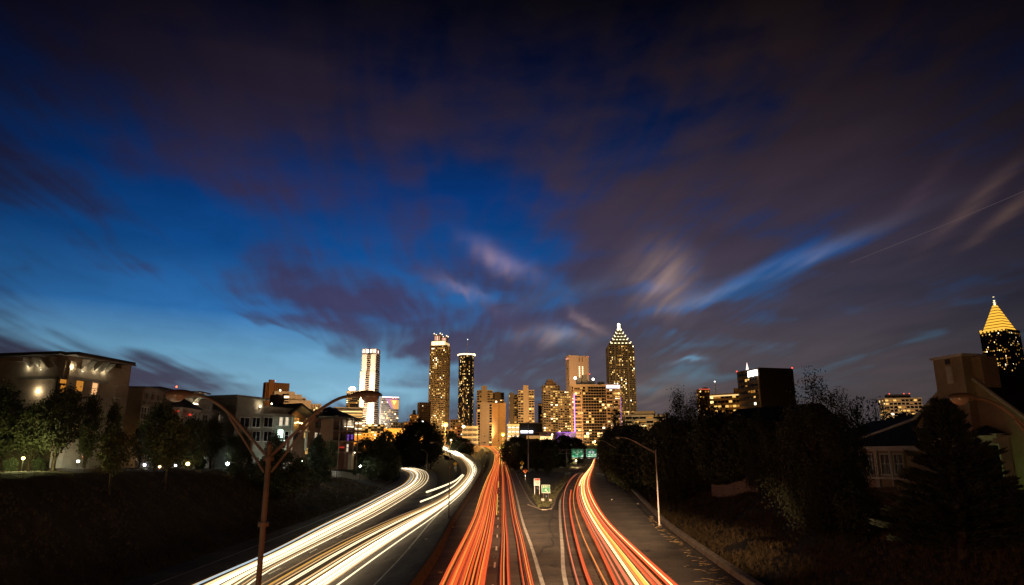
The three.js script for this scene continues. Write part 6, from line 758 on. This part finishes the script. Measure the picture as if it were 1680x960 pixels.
// grass on the banks: blades in tufts, too many to count
{
  const rnd = rngOf(77), blades = []; for (let i = 0; i < 7; i++) { const a = rnd() * 6.28, r = rnd() * .16, l = .16 + rnd() * .2, lean = .12 * rnd() + .05, x = Math.cos(a) * r, z = Math.sin(a) * r, b = rnd() * 6.28, w = .014; const g = new THREE.BufferGeometry(); g.setAttribute('position', new THREE.Float32BufferAttribute([x - w, -.03, z, x + w, -.03, z, x + Math.cos(b) * lean, l, z + Math.sin(b) * lean], 3)); g.setAttribute('uv', new THREE.Float32BufferAttribute([0, 0, 1, 0, .5, 1], 2)); g.computeVertexNormals(); blades.push(g); }
  const N_ = 90000, geo = merge(blades), im = new THREE.InstancedMesh(geo, new THREE.MeshStandardMaterial({ color: C(1, 1, 1), roughness: .9, side: THREE.DoubleSide }), N_), m4 = new THREE.Matrix4(), q = new THREE.Quaternion(), c = new THREE.Color(); let k = 0;
  while (k < N_) { const right = rnd() < .5, z = 22 + rnd() ** 1.6 * 150; let x = right ? XR(z) + .7 + rnd() ** 1.2 * 22 : XL(z) - .1 - rnd() ** 1.2 * 30; if (N(x * .3, z * .3, 3) + rnd() * .5 < -.05) continue; const s = (.5 + rnd() * .6) * (1 + z / 200) * (right ? 1 : .75) * (land(x, z) > 6.6 ? .45 : 1), f = rnd(); m4.compose(V(x, land(x, z), -z), q.setFromAxisAngle(V(0, 1, 0), rnd() * 6.28), V(s, s * (.7 + rnd() * .6), s)); im.setMatrixAt(k, m4); im.setColorAt(k, c.setRGB(lerp(.06, .13, f), lerp(.043, .082, f), lerp(.018, .036, f))); k++; }
  im.name = 'grass'; im.castShadow = im.receiveShadow = true; scene.add(im); stuff(im, 'dry dark grass covering both road banks');
  const M2 = 3500, im2 = new THREE.InstancedMesh(geo, im.material, M2); let j = 0; while (j < M2) { const px = 846 + rnd() * 95, py = 776 + rnd() * 58, p = ground(px, py); const l = 846 + (py - 775) * .6, r = 940 - (py - 778) * .66; if (px < l + 2 || px > r - 2) continue; const s = .9 + rnd(); m4.compose(V(p.x, p.y + .12, p.z), q.setFromAxisAngle(V(0, 1, 0), rnd() * 6.28), V(s, s, s)); im2.setMatrixAt(j, m4); im2.setColorAt(j, c.setRGB(.08, .08, .03)); j++; } im2.name = numbered('grass'); scene.add(im2); stuff(im2, 'short grass on the traffic island');
}
{ // litter, and the sticks along the right kerb
  const rnd = rngOf(91), spots = [[699, 887, 'scrap of white litter by the foot of the median, nearest the lamp'], [703, 931, 'scrap of white litter left of the median, near the front'], [690, 942, 'scrap of pale litter right of the median front end'], [722, 942, 'pale scrap of litter on the shoulder of the red road'], [743, 867, 'scrap of litter against the median wall'], [811, 916, 'dark scrap beside the dashed lane line'], [1046, 828, 'white scrap of litter behind the right wall'], [1004, 821, 'small white scrap at the right kerb']];
  for (const [px, py, lb] of spots) { const p = ground(px, py), g = new THREE.IcosahedronGeometry(.16, 1), a = g.attributes.position; for (let i = 0; i < a.count; i++) { const k = .6 + .8 * Math.abs(N(a.getX(i) * 9, a.getY(i) * 9, a.getZ(i) * 9 + px)); a.setXYZ(i, a.getX(i) * k * 1.5, a.getY(i) * k * .5, a.getZ(i) * k); } g.computeVertexNormals(); const o = mesh('litter', g.translate(p.x, p.y + .12, p.z), px === 811 ? M.dark : mat(.7, .68, .64, .8)); tag(o, lb, 'litter'); }
  const st = []; for (let i = 0; i < 150; i++) { const z = 45 + rnd() * 62, x = XR(z) - .75 - rnd() ** 2 * (z < 62 ? 2.6 : .9), a = rnd() * 3.14, l = .15 + rnd() * (z < 62 ? .5 : .25); st.push(rod(V(x - Math.cos(a) * l, prof(z) + .09, -z - Math.sin(a) * l), V(x + Math.cos(a) * l, prof(z) + .1 + rnd() * .12, -z + Math.sin(a) * l), .018, .01, 4)); } stuff(mesh('leaf_litter', st, mat(.3, .2, .1, .9)), 'sticks and dry stalks washed along the right kerb');
}
renderer.render(scene, camera);
